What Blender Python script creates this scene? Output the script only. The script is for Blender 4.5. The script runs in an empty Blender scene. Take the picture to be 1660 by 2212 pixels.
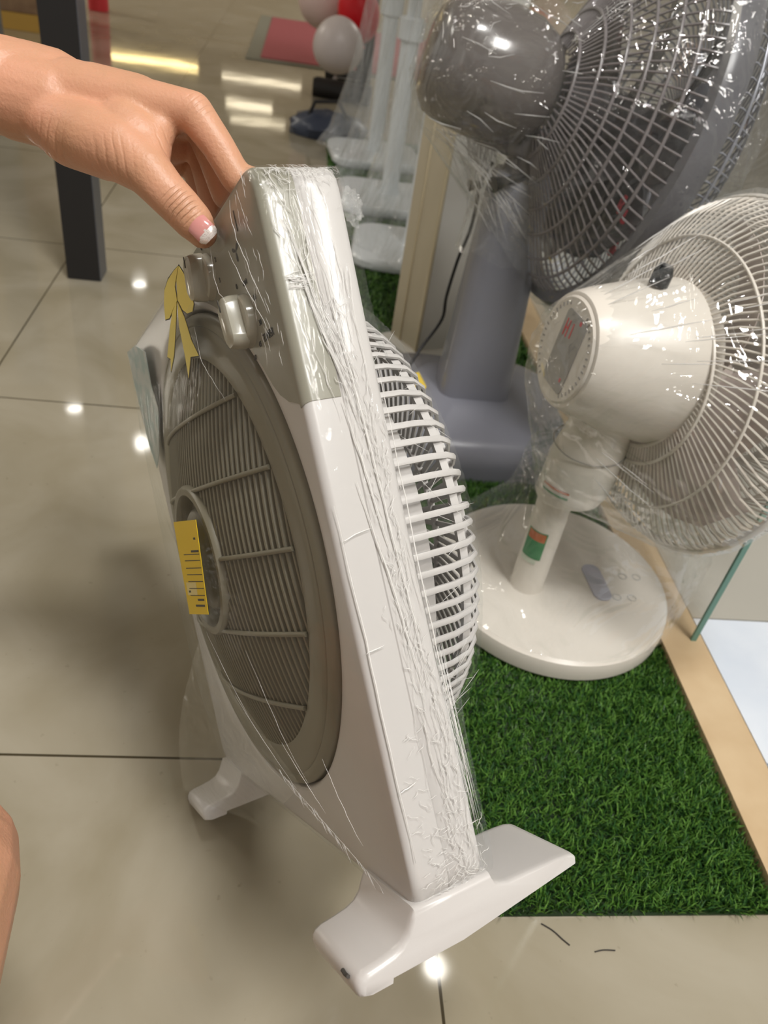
import bpy, bmesh, math, random
import numpy as np
from mathutils import Vector, Matrix
PI = math.pi
sc = bpy.context.scene
COL = sc.collection
rnd = random.Random(7)

# ------------------------------------------------------------------ camera, world, exposure
CAM_R = Matrix(((0.988053, 0.065585, 0.139461), (-0.067745, -0.627971, 0.775282), (0.138425, -0.775468, -0.616026)))
CAM_P = Vector((0, 0, .72))
FPX = 1700.0
cd = bpy.data.cameras.new('camera'); cam = bpy.data.objects.new('camera', cd); COL.objects.link(cam)
cd.sensor_fit = 'VERTICAL'; cd.sensor_height = 36.0; cd.lens = 36.0 * FPX / 2212.0
cd.clip_start = .02; cd.clip_end = 60
cols = [CAM_R.col[0], -CAM_R.col[1], -CAM_R.col[2]]
mw = Matrix.Identity(4)
for j, c_ in enumerate(cols):
    for i in range(3): mw[i][j] = c_[i]
mw.translation = CAM_P; cam.matrix_world = mw
sc.camera = cam
cd.dof.use_dof = True; cd.dof.focus_distance = .50; cd.dof.aperture_fstop = 10.0

sc.view_settings.view_transform = 'Standard'; sc.view_settings.look = 'None'
sc.view_settings.gamma = 1; sc.view_settings.use_curve_mapping = False
sc.view_settings.exposure = 0.08
sc.cycles.transparent_max_bounces = 16; sc.cycles.max_bounces = 7
sc.cycles.caustics_reflective = False; sc.cycles.caustics_refractive = False

wd = bpy.data.worlds.new('world'); sc.world = wd; wd.use_nodes = True
bg = wd.node_tree.nodes['Background']; bg.inputs[0].default_value = (.90, .85, .76, 1); bg.inputs[1].default_value = .48

def area(name, loc, target, sx, sy, power, color):
    l = bpy.data.lights.new(name, 'AREA'); l.shape = 'RECTANGLE'; l.size = sx; l.size_y = sy; l.energy = power; l.color = color
    o = bpy.data.objects.new(name, l); COL.objects.link(o); o.location = loc
    o.rotation_euler = (Vector(target) - Vector(loc)).to_track_quat('-Z', 'Y').to_euler()
    return o
for x_, y_, sx_, sy_, pw_, cl_ in ((1.2, -.9, .6, 1.2, 78, (1, .97, .93)), (.35, .10, .5, .3, 38, (1, .98, .95)), (2.9, .6, 1.2, .6, 70, (.95, .98, 1)), (3.4, 3.4, 1.2, .6, 95, (.93, .97, 1)),
                                  (-3.6, 2.2, .6, 1.2, 30, (1, .95, .87)), (-4.5, 6.0, 1.2, 1.2, 110, (1, .92, .80)), (3.5, 8.0, 1.2, 1.2, 90, (1, .95, .88))):
    area('added_area_light', (x_, y_, 3.1), (x_, y_, 0), sx_, sy_, pw_, cl_)  # unseen area lights added for key and fill, kept out of floor reflections

# ------------------------------------------------------------------ helpers
def px(u, v, d): return CAM_P + CAM_R @ Vector(((u - 830) / FPX * d, (v - 1106) / FPX * d, d))
def lin(r, g, b): return tuple(((c / 255 + .055) / 1.055) ** 2.4 if c > 10 else c / 255 / 12.92 for c in (r, g, b)) + (1,)

class MB:
    def __init__(s): s.v = []; s.f = []; s.m = []
    def add(s, vs, fs, mi=0):
        o = len(s.v); s.v += [tuple(v) for v in vs]; s.f += [tuple(o + i for i in f) for f in fs]; s.m += [mi] * len(fs); return s
    def box(s, a, b, mi=0, M=None):
        (x0, y0, z0), (x1, y1, z1) = a, b
        vs = [Vector(p) for p in ((x0,y0,z0),(x1,y0,z0),(x1,y1,z0),(x0,y1,z0),(x0,y0,z1),(x1,y0,z1),(x1,y1,z1),(x0,y1,z1))]
        if M is not None: vs = [M @ v for v in vs]
        return s.add(vs, [(0,3,2,1),(4,5,6,7),(0,1,5,4),(1,2,6,5),(2,3,7,6),(3,0,4,7)], mi)
    def tube(s, pts, r, n=8, mi=0, closed=False, flat=1.0, up=None, caps=True):
        pts = [Vector(p) for p in pts]; N = len(pts)
        rs = r if hasattr(r, '__len__') else [r] * N
        vs = []; prev = None
        for i, p in enumerate(pts):
            a = pts[(i - 1) % N] if (closed or i > 0) else pts[i]; b = pts[(i + 1) % N] if (closed or i < N - 1) else pts[i]
            t = (b - a).normalized()
            if up is not None: u = t.cross(Vector(up))
            elif prev is None: u = t.cross(Vector((0, 0, 1)) if abs(t.z) < .9 else Vector((1, 0, 0)))
            else: u = prev - t * prev.dot(t)
            u = u.normalized() if u.length > 1e-9 else t.orthogonal().normalized()
            prev = u; w = t.cross(u)
            for k in range(n):
                th = 2 * PI * k / n
                vs.append(p + (u * math.cos(th) + w * math.sin(th) * flat) * rs[i])
        fs = []
        for i in range(N if closed else N - 1):
            j = (i + 1) % N
            for k in range(n): fs.append((i*n + k, i*n + (k+1) % n, j*n + (k+1) % n, j*n + k))
        if not closed and caps: fs += [tuple(range(n))[::-1], tuple((N-1)*n + k for k in range(n))]
        return s.add(vs, fs, mi)
    def lathe(s, prof, n=48, mi=0, M=None, cap0=True, cap1=True, sx=1.0):   # prof: (r, h) about local Z
        vs = []
        for r, h in prof:
            for k in range(n):
                th = 2*PI*k/n; vs.append(Vector((r*math.cos(th)*sx, r*math.sin(th), h)))
        if M is not None: vs = [M @ v for v in vs]
        fs = []
        for i in range(len(prof)-1):
            for k in range(n): fs.append((i*n+k, i*n+(k+1) % n, (i+1)*n+(k+1) % n, (i+1)*n+k))
        if cap0: fs.append(tuple(range(n))[::-1])
        if cap1: fs.append(tuple((len(prof)-1)*n+k for k in range(n)))
        return s.add(vs, fs, mi)
    def loft(s, loops, mi=0, cap0=True, cap1=True):
        n = len(loops[0]); vs = [p for l in loops for p in l]; fs = []
        for i in range(len(loops)-1):
            for k in range(n): fs.append((i*n+k, i*n+(k+1) % n, (i+1)*n+(k+1) % n, (i+1)*n+k))
        if cap0: fs.append(tuple(range(n))[::-1])
        if cap1: fs.append(tuple((len(loops)-1)*n+k for k in range(n)))
        return s.add(vs, fs, mi)
    def build(s, name, mats, parent=None, smooth=40, recalc=True):
        me = bpy.data.meshes.new(name); me.from_pydata(s.v, [], s.f)
        if not isinstance(mats, (list, tuple)): mats = [mats]
        for m in mats: me.materials.append(m)
        me.polygons.foreach_set('material_index', s.m)
        if recalc:
            bm = bmesh.new(); bm.from_mesh(me); bmesh.ops.recalc_face_normals(bm, faces=bm.faces); bm.to_mesh(me); bm.free()
        if smooth:
            me.polygons.foreach_set('use_smooth', [True]*len(me.polygons)); me.set_sharp_from_angle(angle=math.radians(smooth))
        o = bpy.data.objects.new(name, me); COL.objects.link(o)
        if parent: o.parent = parent
        return o

def tag(o, label=None, cat=None, group=None, kind=None):
    if label: o['label'] = label
    if cat: o['category'] = cat
    if group: o['group'] = group
    if kind: o['kind'] = kind
    return o
def empty(name, M):
    o = bpy.data.objects.new(name, None); COL.objects.link(o); o.empty_display_size = .05
    o.matrix_world = M if isinstance(M, Matrix) else Matrix.Translation(M)
    return o
def rrect(hx, hy, r, n=8, cx=0, cy=0):
    out = []
    for (sx, sy, a0) in ((1,1,0),(-1,1,90),(-1,-1,180),(1,-1,270)):
        for k in range(n+1):
            a = math.radians(a0 + 90*k/n); out.append((cx + sx*(hx-r) + r*math.cos(a), cy + sy*(hy-r) + r*math.sin(a)))
    return out

# ------------------------------------------------------------------ materials
def mat(name, col, rough=.5, metal=0, spec=.5, sss=0, bump=None, coat=0, noise=None, trans=0):
    m = bpy.data.materials.new(name); m.use_nodes = True; nt = m.node_tree; b = nt.nodes['Principled BSDF']
    b.inputs['Base Color'].default_value = col; b.inputs['Roughness'].default_value = rough; b.inputs['Metallic'].default_value = metal
    b.inputs['Specular IOR Level'].default_value = spec; b.inputs['Coat Weight'].default_value = coat
    b.inputs['Transmission Weight'].default_value = trans
    if sss: b.inputs['Subsurface Weight'].default_value = sss; b.inputs['Subsurface Radius'].default_value = (.008, .003, .0015); b.inputs['Subsurface Scale'].default_value = 1
    tc = nt.nodes.new('ShaderNodeTexCoord')
    if noise:
        sc_, c2, lo, hi = noise
        n = nt.nodes.new('ShaderNodeTexNoise'); n.inputs['Scale'].default_value = sc_; n.inputs['Detail'].default_value = 5
        r = nt.nodes.new('ShaderNodeMapRange'); r.inputs[1].default_value = lo; r.inputs[2].default_value = hi
        mx = nt.nodes.new('ShaderNodeMix'); mx.data_type = 'RGBA'; mx.inputs[6].default_value = col; mx.inputs[7].default_value = c2
        nt.links.new(tc.outputs['Object'], n.inputs['Vector']); nt.links.new(n.outputs[0], r.inputs[0]); nt.links.new(r.outputs[0], mx.inputs[0])
        nt.links.new(mx.outputs[2], b.inputs['Base Color'])
    if bump:
        n2 = nt.nodes.new('ShaderNodeTexNoise'); n2.inputs['Scale'].default_value = bump[0]; n2.inputs['Detail'].default_value = 4
        bp = nt.nodes.new('ShaderNodeBump'); bp.inputs['Strength'].default_value = bump[1]; bp.inputs['Distance'].default_value = bump[2]
        nt.links.new(tc.outputs['Object'], n2.inputs['Vector']); nt.links.new(n2.outputs[0], bp.inputs['Height']); nt.links.new(bp.outputs[0], b.inputs['Normal'])
    return m

def film(name, base=.05, edge=.35, tint=(.95, .97, .98), scale=(18, 18, 6), bump=.6, crease=.5, lo=.62, hi=.8, rough=.07, haze=.35, dist=.004):
    """clear crinkled plastic: mostly see-through, glossy, milky along its folds"""
    m = bpy.data.materials.new(name); m.use_nodes = True; nt = m.node_tree; N = nt.nodes; L = nt.links
    for n in list(N): N.remove(n)
    out = N.new('ShaderNodeOutputMaterial'); tc = N.new('ShaderNodeTexCoord')
    mp = N.new('ShaderNodeMapping'); mp.inputs['Scale'].default_value = scale
    nz = N.new('ShaderNodeTexNoise'); nz.noise_type = 'RIDGED_MULTIFRACTAL'; nz.inputs['Scale'].default_value = 1; nz.inputs['Detail'].default_value = 3
    nz.inputs['Distortion'].default_value = .8
    L.new(tc.outputs['Object'], mp.inputs[0]); L.new(mp.outputs[0], nz.inputs['Vector'])
    nb = N.new('ShaderNodeTexNoise'); nb.inputs['Scale'].default_value = 1.3; nb.inputs['Detail'].default_value = 3; nb.inputs['Distortion'].default_value = 1.2
    L.new(mp.outputs[0], nb.inputs['Vector'])
    bp = N.new('ShaderNodeBump'); bp.inputs['Strength'].default_value = bump; bp.inputs['Distance'].default_value = dist
    L.new(nb.outputs[0], bp.inputs['Height'])
    mr = N.new('ShaderNodeMapRange'); mr.inputs[1].default_value = lo; mr.inputs[2].default_value = hi; mr.inputs[3].default_value = 0; mr.inputs[4].default_value = crease
    L.new(nz.outputs[0], mr.inputs[0])
    lw = N.new('ShaderNodeLayerWeight'); lw.inputs[0].default_value = .25; L.new(bp.outputs[0], lw.inputs[1])
    ml = N.new('ShaderNodeMath'); ml.operation = 'MULTIPLY_ADD'; ml.inputs[1].default_value = edge; ml.inputs[2].default_value = base
    L.new(lw.outputs['Facing'], ml.inputs[0])
    ad = N.new('ShaderNodeMath'); ad.operation = 'ADD'; ad.use_clamp = True; L.new(ml.outputs[0], ad.inputs[0]); L.new(mr.outputs[0], ad.inputs[1])
    tr = N.new('ShaderNodeBsdfTransparent'); tr.inputs[0].default_value = (.985, .99, .99, 1)
    gl = N.new('ShaderNodeBsdfGlossy'); gl.inputs[0].default_value = (1, 1, 1, 1); gl.inputs['Roughness'].default_value = rough; L.new(bp.outputs[0], gl.inputs['Normal'])
    df = N.new('ShaderNodeBsdfDiffuse'); df.inputs[0].default_value = (*tint, 1)
    m1 = N.new('ShaderNodeMixShader'); m1.inputs[0].default_value = haze; L.new(gl.outputs[0], m1.inputs[1]); L.new(df.outputs[0], m1.inputs[2])
    m2 = N.new('ShaderNodeMixShader'); L.new(ad.outputs[0], m2.inputs[0]); L.new(tr.outputs[0], m2.inputs[1]); L.new(m1.outputs[0], m2.inputs[2])
    L.new(m2.outputs[0], out.inputs[0])
    return m

M_crease = mat('milky_film_fold', (.90, .89, .87, 1), .15, coat=.4); M_crease.node_tree.nodes['Principled BSDF'].inputs['Alpha'].default_value = .75
def emis(name, col, s):
    m = bpy.data.materials.new(name); m.use_nodes = True; b = m.node_tree.nodes['Principled BSDF']
    b.inputs['Base Color'].default_value = (.8, .8, .8, 1); b.inputs['Emission Color'].default_value = (*col, 1); b.inputs['Emission Strength'].default_value = s
    return m

M_white = mat('white_plastic', (.56, .54, .525, 1), .30, bump=(300, .04, .001))
M_white2 = mat('warm_white_plastic', (.72, .675, .61, 1), .3)
M_olive = mat('grey_green_plastic', (.185, .168, .118, 1), .36)
M_olive_d = mat('darker_grey_green_plastic', (.15, .135, .10, 1), .4)
M_panel = mat('control_panel_plastic', (.265, .255, .205, 1), .28)
M_dark = mat('dark_interior', (.05, .048, .042, 1), .7)
M_ink = mat('printed_ink', (.05, .045, .04, 1), .6)
M_yellow = mat('yellow_label_paper', (.80, .56, .012, 1), .5)
M_yellow_p = mat('pale_label_paper', (.78, .66, .28, 1), .5)
M_bow = mat('yellow_bow_sticker', (.92, .76, .17, 1), .5)
M_teal = mat('teal_sticker', (.36, .47, .46, 1), .5, noise=(60, (.52, .56, .54, 1), .4, .6))
M_seam = mat('seam_shadow_line', (.30, .28, .26, 1), .6)
M_grey = mat('grey_fan_plastic', (.225, .23, .27, 1), .26)
M_greyd = mat('dark_grey_plastic', (.115, .108, .112, 1), .3)
M_brown = mat('brown_grey_shiny_housing', (.13, .115, .11, 1), .2, coat=.4)
M_rim = mat('translucent_grey_rim', (.19, .19, .21, 1), .22, trans=.25)
M_black = mat('matt_black', (.012, .011, .012, 1), .5)
M_red = mat('red_marks', (.62, .04, .05, 1), .5)
M_green = mat('green_label', (.02, .22, .07, 1), .4)
M_orange = mat('orange_label', (.5, .12, .03, 1), .4)
M_lilac = mat('lilac_button', (.42, .42, .50, 1), .4)
M_screen = mat('grey_display', (.30, .29, .28, 1), .15, coat=.5)
M_skin = mat('skin', (.55, .295, .175, 1), .44, sss=.10, noise=(24, (.63, .32, .205, 1), .35, .65), bump=(480, .5, .0007))
def creases(m, sites):   # fine skin folds at a joint: (centre, direction across the folds, radius, spacing, depth)
    nt = m.node_tree; N = nt.nodes; L_ = nt.links; b = N['Principled BSDF']; src = b.inputs['Normal'].links[0].from_socket
    g = N.new('ShaderNodeNewGeometry'); nz = N.new('ShaderNodeTexNoise'); nz.inputs['Scale'].default_value = 60; L_.new(g.outputs['Position'], nz.inputs['Vector'])
    for c, ax, rad, sp, dep in sites:
        sb = N.new('ShaderNodeVectorMath'); sb.operation = 'SUBTRACT'; sb.inputs[1].default_value = c; L_.new(g.outputs['Position'], sb.inputs[0])
        ln = N.new('ShaderNodeVectorMath'); ln.operation = 'LENGTH'; L_.new(sb.outputs[0], ln.inputs[0])
        mk = N.new('ShaderNodeMapRange'); mk.interpolation_type = 'SMOOTHSTEP'; mk.inputs[1].default_value = rad*.35; mk.inputs[2].default_value = rad; mk.inputs[3].default_value = 1; mk.inputs[4].default_value = 0; L_.new(ln.outputs['Value'], mk.inputs[0])
        dt = N.new('ShaderNodeVectorMath'); dt.operation = 'DOT_PRODUCT'; dt.inputs[1].default_value = Vector(ax).normalized() * (2*PI/sp); L_.new(sb.outputs[0], dt.inputs[0])
        ad = N.new('ShaderNodeMath'); ad.operation = 'MULTIPLY_ADD'; ad.inputs[1].default_value = 7; L_.new(nz.outputs[0], ad.inputs[0]); L_.new(dt.outputs['Value'], ad.inputs[2])
        sn = N.new('ShaderNodeMath'); sn.operation = 'SINE'; L_.new(ad.outputs[0], sn.inputs[0])
        pw = N.new('ShaderNodeMath'); pw.operation = 'MULTIPLY_ADD'; pw.inputs[1].default_value = .5; pw.inputs[2].default_value = .5; L_.new(sn.outputs[0], pw.inputs[0])
        p3 = N.new('ShaderNodeMath'); p3.operation = 'POWER'; p3.inputs[1].default_value = 3.5; L_.new(pw.outputs[0], p3.inputs[0])
        ml = N.new('ShaderNodeMath'); ml.operation = 'MULTIPLY'; L_.new(p3.outputs[0], ml.inputs[0]); L_.new(mk.outputs[0], ml.inputs[1])
        bp = N.new('ShaderNodeBump'); bp.invert = True; bp.inputs['Strength'].default_value = 1; bp.inputs['Distance'].default_value = dep; L_.new(ml.outputs[0], bp.inputs['Height']); L_.new(src, bp.inputs['Normal']); src = bp.outputs[0]
    L_.new(src, b.inputs['Normal'])
creases(M_skin, [(px(388, 440, .458), px(437, 503, .47) - px(370, 430, .47), .016, .0030, .00055), (px(372, 312, .47), px(400, 290, .48) - px(330, 320, .48), .015, .0040, .0004),
                 (px(235, 350, .458), px(300, 340, .47) - px(190, 350, .47), .022, .0055, .00028), (px(435, 222, .468), px(470, 270, .47) - px(400, 200, .47), .013, .0036, .00022), (px(110, 300, .47), px(160, 330, .47) - px(90, 300, .47), .022, .0060, .0003)])
M_nail = mat('pink_nail', (.62, .27, .25, 1), .15, coat=.6)
M_nailtip = mat('glitter_white_nail_tip', (.85, .78, .74, 1), .25, metal=.25, noise=(2500, (.5, .4, .36, 1), .55, .6))
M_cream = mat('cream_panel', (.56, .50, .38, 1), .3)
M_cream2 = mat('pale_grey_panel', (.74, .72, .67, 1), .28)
M_bwhite = mat('cool_white_plastic', (.78, .82, .86, 1), .25)

# ------------------------------------------------------------------ setting
def floor_material():
    m = bpy.data.materials.new('polished_beige_tiles'); m.use_nodes = True; nt = m.node_tree; N = nt.nodes; L = nt.links; b = N['Principled BSDF']
    tc = N.new('ShaderNodeTexCoord'); sp = N.new('ShaderNodeSeparateXYZ'); L.new(tc.outputs['Object'], sp.inputs[0])
    ds = []
    for ax, off, per in ((0, .167, .643), (1, .480, .656)):
        s = N.new('ShaderNodeMath'); s.operation = 'SUBTRACT'; s.inputs[1].default_value = off - per * 40.5; L.new(sp.outputs[ax], s.inputs[0])
        p = N.new('ShaderNodeMath'); p.operation = 'MODULO'; p.inputs[1].default_value = per; L.new(s.outputs[0], p.inputs[0])
        q = N.new('ShaderNodeMath'); q.operation = 'SUBTRACT'; q.inputs[1].default_value = per * .5; L.new(p.outputs[0], q.inputs[0])
        a = N.new('ShaderNodeMath'); a.operation = 'ABSOLUTE'; L.new(q.outputs[0], a.inputs[0]); ds.append(a)
    mn = N.new('ShaderNodeMath'); mn.operation = 'MINIMUM'; L.new(ds[0].outputs[0], mn.inputs[0]); L.new(ds[1].outputs[0], mn.inputs[1])
    sm = N.new('ShaderNodeMapRange'); sm.inputs[1].default_value = .0010; sm.inputs[2].default_value = .0018; sm.inputs[3].default_value = 1; sm.inputs[4].default_value = 0
    L.new(mn.outputs[0], sm.inputs[0])
    n1 = N.new('ShaderNodeTexNoise'); n1.inputs['Scale'].default_value = 5.5; n1.inputs['Detail'].default_value = 6; n1.inputs['Distortion'].default_value = .7
    L.new(tc.outputs['Object'], n1.inputs['Vector'])
    r1 = N.new('ShaderNodeValToRGB'); r1.color_ramp.elements[0].position = .32; r1.color_ramp.elements[0].color = (.285, .25, .175, 1)
    r1.color_ramp.elements[1].position = .68; r1.color_ramp.elements[1].color = (.37, .335, .26, 1); L.new(n1.outputs[0], r1.inputs[0])
    n2 = N.new('ShaderNodeTexNoise'); n2.inputs['Scale'].default_value = 90; n2.inputs['Detail'].default_value = 2; L.new(tc.outputs['Object'], n2.inputs['Vector'])
    r2 = N.new('ShaderNodeMapRange'); r2.inputs[1].default_value = .7; r2.inputs[2].default_value = .8; r2.inputs[4].default_value = .35; L.new(n2.outputs[0], r2.inputs[0])
    mx = N.new('ShaderNodeMix'); mx.data_type = 'RGBA'; mx.inputs[7].default_value = (.10, .08, .05, 1); L.new(r2.outputs[0], mx.inputs[0]); L.new(r1.outputs[0], mx.inputs[6])
    m3 = N.new('ShaderNodeMix'); m3.data_type = 'RGBA'; m3.inputs[7].default_value = (.05, .04, .022, 1); L.new(sm.outputs[0], m3.inputs[0]); L.new(mx.outputs[2], m3.inputs[6])
    L.new(m3.outputs[2], b.inputs['Base Color'])
    b.inputs['Roughness'].default_value = .055; b.inputs['Specular IOR Level'].default_value = .75
    n3 = N.new('ShaderNodeTexNoise'); n3.inputs['Scale'].default_value = 7; n3.inputs['Detail'].default_value = 1; L.new(tc.outputs['Object'], n3.inputs['Vector'])
    bp = N.new('ShaderNodeBump'); bp.inputs['Strength'].default_value = .25; bp.inputs['Distance'].default_value = .0012; L.new(n3.outputs[0], bp.inputs['Height']); L.new(bp.outputs[0], b.inputs['Normal'])
    return m
m = MB(); m.box((-7, -3.5, -.05), (5, 12, 0)); fl = m.build('floor', floor_material(), smooth=0); tag(fl, 'polished beige floor tiles with thin dark joints', 'floor', kind='structure')
m = MB(); m.box((-7, -3.5, 3.2), (5, 12, 3.25)); o = m.build('ceiling', mat('ceiling_paint', (.62, .59, .54, 1), .8), smooth=0); tag(o, 'pale ceiling above the shop', 'ceiling', kind='structure')
m = MB(); m.box((1.42, -.2, 0), (1.47, 4.2, 3.2)); o = m.build('wall_right', mat('shop_wall_paint', (.52, .50, .45, 1), .6), smooth=0); tag(o, 'grey beige wall behind the glass pane', 'wall', kind='structure')
m = MB(); m.box((-7, 12, 0), (5, 12.1, 3.2)); o = m.build('wall_back', mat('far_wall_paint', (.52, .43, .30, 1), .6), smooth=0); tag(o, 'warm beige far wall of the mall', 'wall', kind='structure')
# wood edging, glass, white platform
M_wood = mat('pale_wood', (.50, .36, .21, 1), .45, noise=(14, (.60, .46, .29, 1), .3, .7))
m = MB(); m.box((.507, .10, 0), (.560, 3.3, .016)); m.box((.5605, .10, 0), (.568, 3.3, .013)); o = m.build('trim_1', M_wood, smooth=0)
tag(o, 'pale wooden edging strip along the right side of the artificial grass', 'edging strip', kind='structure')
Mg = film('glass', base=.03, edge=.45, bump=0, crease=0, rough=.01, haze=0)
Mge = mat('green_glass_edge', (.12, .26, .21, 1), .15)
m = MB(); m.box((.548, .664, .014), (.554, 3.2, 1.6)); m.box((.5475, .660, .014), (.5545, .6638, 1.6), 1)
o = m.build('window_1', [Mg, Mge], smooth=0); tag(o, 'clear glass pane with green edge standing on the wooden strip', 'glass pane', kind='structure')
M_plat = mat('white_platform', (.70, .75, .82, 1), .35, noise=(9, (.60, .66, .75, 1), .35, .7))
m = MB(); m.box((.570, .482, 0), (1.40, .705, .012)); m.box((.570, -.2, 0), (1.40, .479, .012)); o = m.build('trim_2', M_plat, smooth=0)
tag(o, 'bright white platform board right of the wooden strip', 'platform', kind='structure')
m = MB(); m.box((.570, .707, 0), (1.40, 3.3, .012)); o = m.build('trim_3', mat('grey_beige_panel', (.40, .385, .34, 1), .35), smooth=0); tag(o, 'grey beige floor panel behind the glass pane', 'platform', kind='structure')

# artificial grass
def grass():
    R = np.random.RandomState(3)
    n1, n2 = 105000, 45000
    x = np.concatenate([R.uniform(.13, .506, n1), R.uniform(.10, .505, n2)]); y = np.concatenate([R.uniform(.321, 1.35, n1), R.uniform(1.35, 3.05, n2)])
    n = n1 + n2; h = R.uniform(.007, .014, n); a = R.uniform(0, 2*PI, n); ln = R.uniform(.002, .012, n); b = R.uniform(0, 2*PI, n)
    w = R.uniform(.0005, .0009, n); w[n1:] *= 1.7
    P = np.stack([x, y, np.full(n, .002)], 1); D = np.stack([np.cos(a), np.sin(a), np.zeros(n)], 1); W = np.stack([np.cos(b), np.sin(b), np.zeros(n)], 1) * w[:, None]
    H = np.stack([np.zeros(n), np.zeros(n), h], 1)
    v = np.empty((n, 5, 3)); v[:, 0] = P - W; v[:, 1] = P + W; mid = P + H*.62 + D*(ln*.4)[:, None]; v[:, 2] = mid + W*.9; v[:, 3] = mid - W*.9; v[:, 4] = P + H + D*ln[:, None]
    v[:, :, 0] = np.minimum(v[:, :, 0], .509)
    base = np.arange(n) * 5
    q = np.stack([base, base+1, base+2, base+3], 1); t = np.stack([base+3, base+2, base+4], 1)
    me = bpy.data.meshes.new('artificial_grass'); nv = n*5
    bx = np.array([[.13,.32,.0005],[.505,.32,.0005],[.505,3.05,.0005],[.10,3.05,.0005],[.13,.32,.003],[.505,.32,.003],[.505,3.05,.003],[.10,3.05,.003]])
    V = np.concatenate([v.reshape(-1, 3), bx]); bf = np.array([[4,5,6,7],[0,1,5,4],[1,2,6,5],[3,0,4,7]]) + nv
    quads = np.concatenate([q, bf])
    me.vertices.add(len(V)); me.vertices.foreach_set('co', V.ravel())
    loops = np.concatenate([quads.ravel(), t.ravel()]); me.loops.add(len(loops)); me.loops.foreach_set('vertex_index', loops.astype(np.int32))
    np_ = len(quads) + n; me.polygons.add(np_)
    st = np.concatenate([np.arange(len(quads))*4, len(quads)*4 + np.arange(n)*3]).astype(np.int32); me.polygons.foreach_set('loop_start', st)
    mi = np.zeros(np_, np.int32); k = R.randint(0, 3, n); mi[:n] = k; mi[n:len(quads)] = 3; mi[len(quads):] = k; 
    for c, nm in (((.062, .165, .022, 1), 'grass_green'), ((.125, .27, .045, 1), 'grass_light'), ((.028, .095, .022, 1), 'grass_deep'), ((.008, .026, .005, 1), 'grass_backing')):
        me.materials.append(mat(nm, c, .42))
    me.polygons.foreach_set('material_index', mi); me.update(calc_edges=True); me.validate()
    o = bpy.data.objects.new('artificial_grass', me); COL.objects.link(o)
    tag(o, 'strip of short green artificial grass under the stand fans', 'artificial grass', kind='stuff')
grass()

# ------------------------------------------------------------------ box fan (hero)
FM = Matrix(((0.31174, 0.90754, -0.28141, -0.00662), (-0.67783, 0.41996, 0.60347, 0.46489), (0.66586, 0.00262, 0.74607, 0.3091), (0, 0, 0, 1)))
fan = empty('box_fan', FM)   # held tilted, left foot on the floor
tag(fan, 'white and grey-green box fan wrapped in clear film, tilted and held by its top edge', 'box fan')
HX, HZ, CR = .200, .210, .016
def rr(th, hx=HX, hz=HZ, r=CR):     # radius of the rounded rectangle at angle th
    c, s = math.cos(th), math.sin(th); lo, hi = .05, .4
    for _ in range(40):
        mid = (lo + hi)/2; x, z = abs(c*mid), abs(s*mid)
        dx, dz = x - (hx - r), z - (hz - r)
        ins = (x <= hx and z <= hz) and not (dx > 0 and dz > 0 and dx*dx + dz*dz > r*r)
        if ins: lo = mid
        else: hi = mid
    return lo
NT = 360
THS = [2*PI*k/NT for k in range(NT)]
RR = [rr(t) for t in THS]
def ringpts(fr, y, ths=THS):
    return [Vector((fr(i)*math.cos(t), y(i) if callable(y) else y, fr(i)*math.sin(t))) for i, t in enumerate(ths)]
def yback(t, i=None):  # the rear edge is a little deeper towards the top
    z = RR[i]*math.sin(t); return .023 + max(0, (z + .0)/.21)*.004
m = MB()   # front shell: circular recess, flat face, rounded front edge, side to the joint
B = .0055
loops = [ringpts(lambda i: .179, .006), ringpts(lambda i: .1795, -.0195), ringpts(lambda i: .1815, -.0225), ringpts(lambda i: .1835, -.0232)]
for f in (.25, .6): loops.append(ringpts(lambda i, f=f: .1835 + (RR[i]-B-.1835)*f, -.0232))
for k in range(6):
    a = k/5*PI/2
    loops.append(ringpts(lambda i, a=a: RR[i] - B + B*math.sin(a), -.0232 + B - B*math.cos(a)))
loops.append(ringpts(lambda i: RR[i], -.0008)); loops.append(ringpts(lambda i: RR[i]-.0008, -.0004)); 
m.loft(loops, cap0=False, cap1=False); m.build('front_shell', M_white, fan, smooth=50)
m = MB()
loops = [ringpts(lambda i: RR[i]-.0008, -.0004), ringpts(lambda i: RR[i], .0002), ringpts(lambda i: RR[i], lambda i: yback(THS[i], i) - .004),
         ringpts(lambda i: RR[i]-.0012, lambda i: yback(THS[i], i) - .001), ringpts(lambda i: RR[i]-.004, lambda i: yback(THS[i], i)),
         ringpts(lambda i: .179, .024), ringpts(lambda i: .178, .006)]
m.loft(loops, cap0=False, cap1=False); m.build('rear_shell', M_white, fan, smooth=50)

# control panel wrapping the upper right corner
m = MB(); E_ = .0006
t1, t2 = math.radians(21.2), math.radians(79); np_ = 110
def rin(t):
    d = math.degrees(t)
    pts = [(21.2, .2140), (21.9, .209), (24.5, .1975), (27.5, .1905), (30.6, .1872), (34, .1862), (79, .1862)]
    for (a, ra), (b, rb) in zip(pts, pts[1:]):
        if d <= b: f = (d-a)/(b-a); return ra + (rb-ra)*max(0, f)
    return .1862
rows = []
for j in range(np_+1):
    t = t1 + (t2-t1)*j/np_; R0 = rr(t); c, s = math.cos(t), math.sin(t)
    ri = min(rin(t), R0 - B - .0005)
    row = [(ri, -.0232), (ri, -.0232-E_)]
    for f in (.33, .66): row.append((ri + (R0-B-ri)*f, -.0232-E_))
    for k in range(6):
        a = k/5*PI/2; row.append((R0 - B + (B+E_)*math.sin(a), -.0232 + B - (B+E_)*math.cos(a)))
    row += [(R0+E_, -.0012), (R0-.0004, -.0012)]
    rows.append([Vector((r*c, y, r*s)) for r, y in row])
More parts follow.
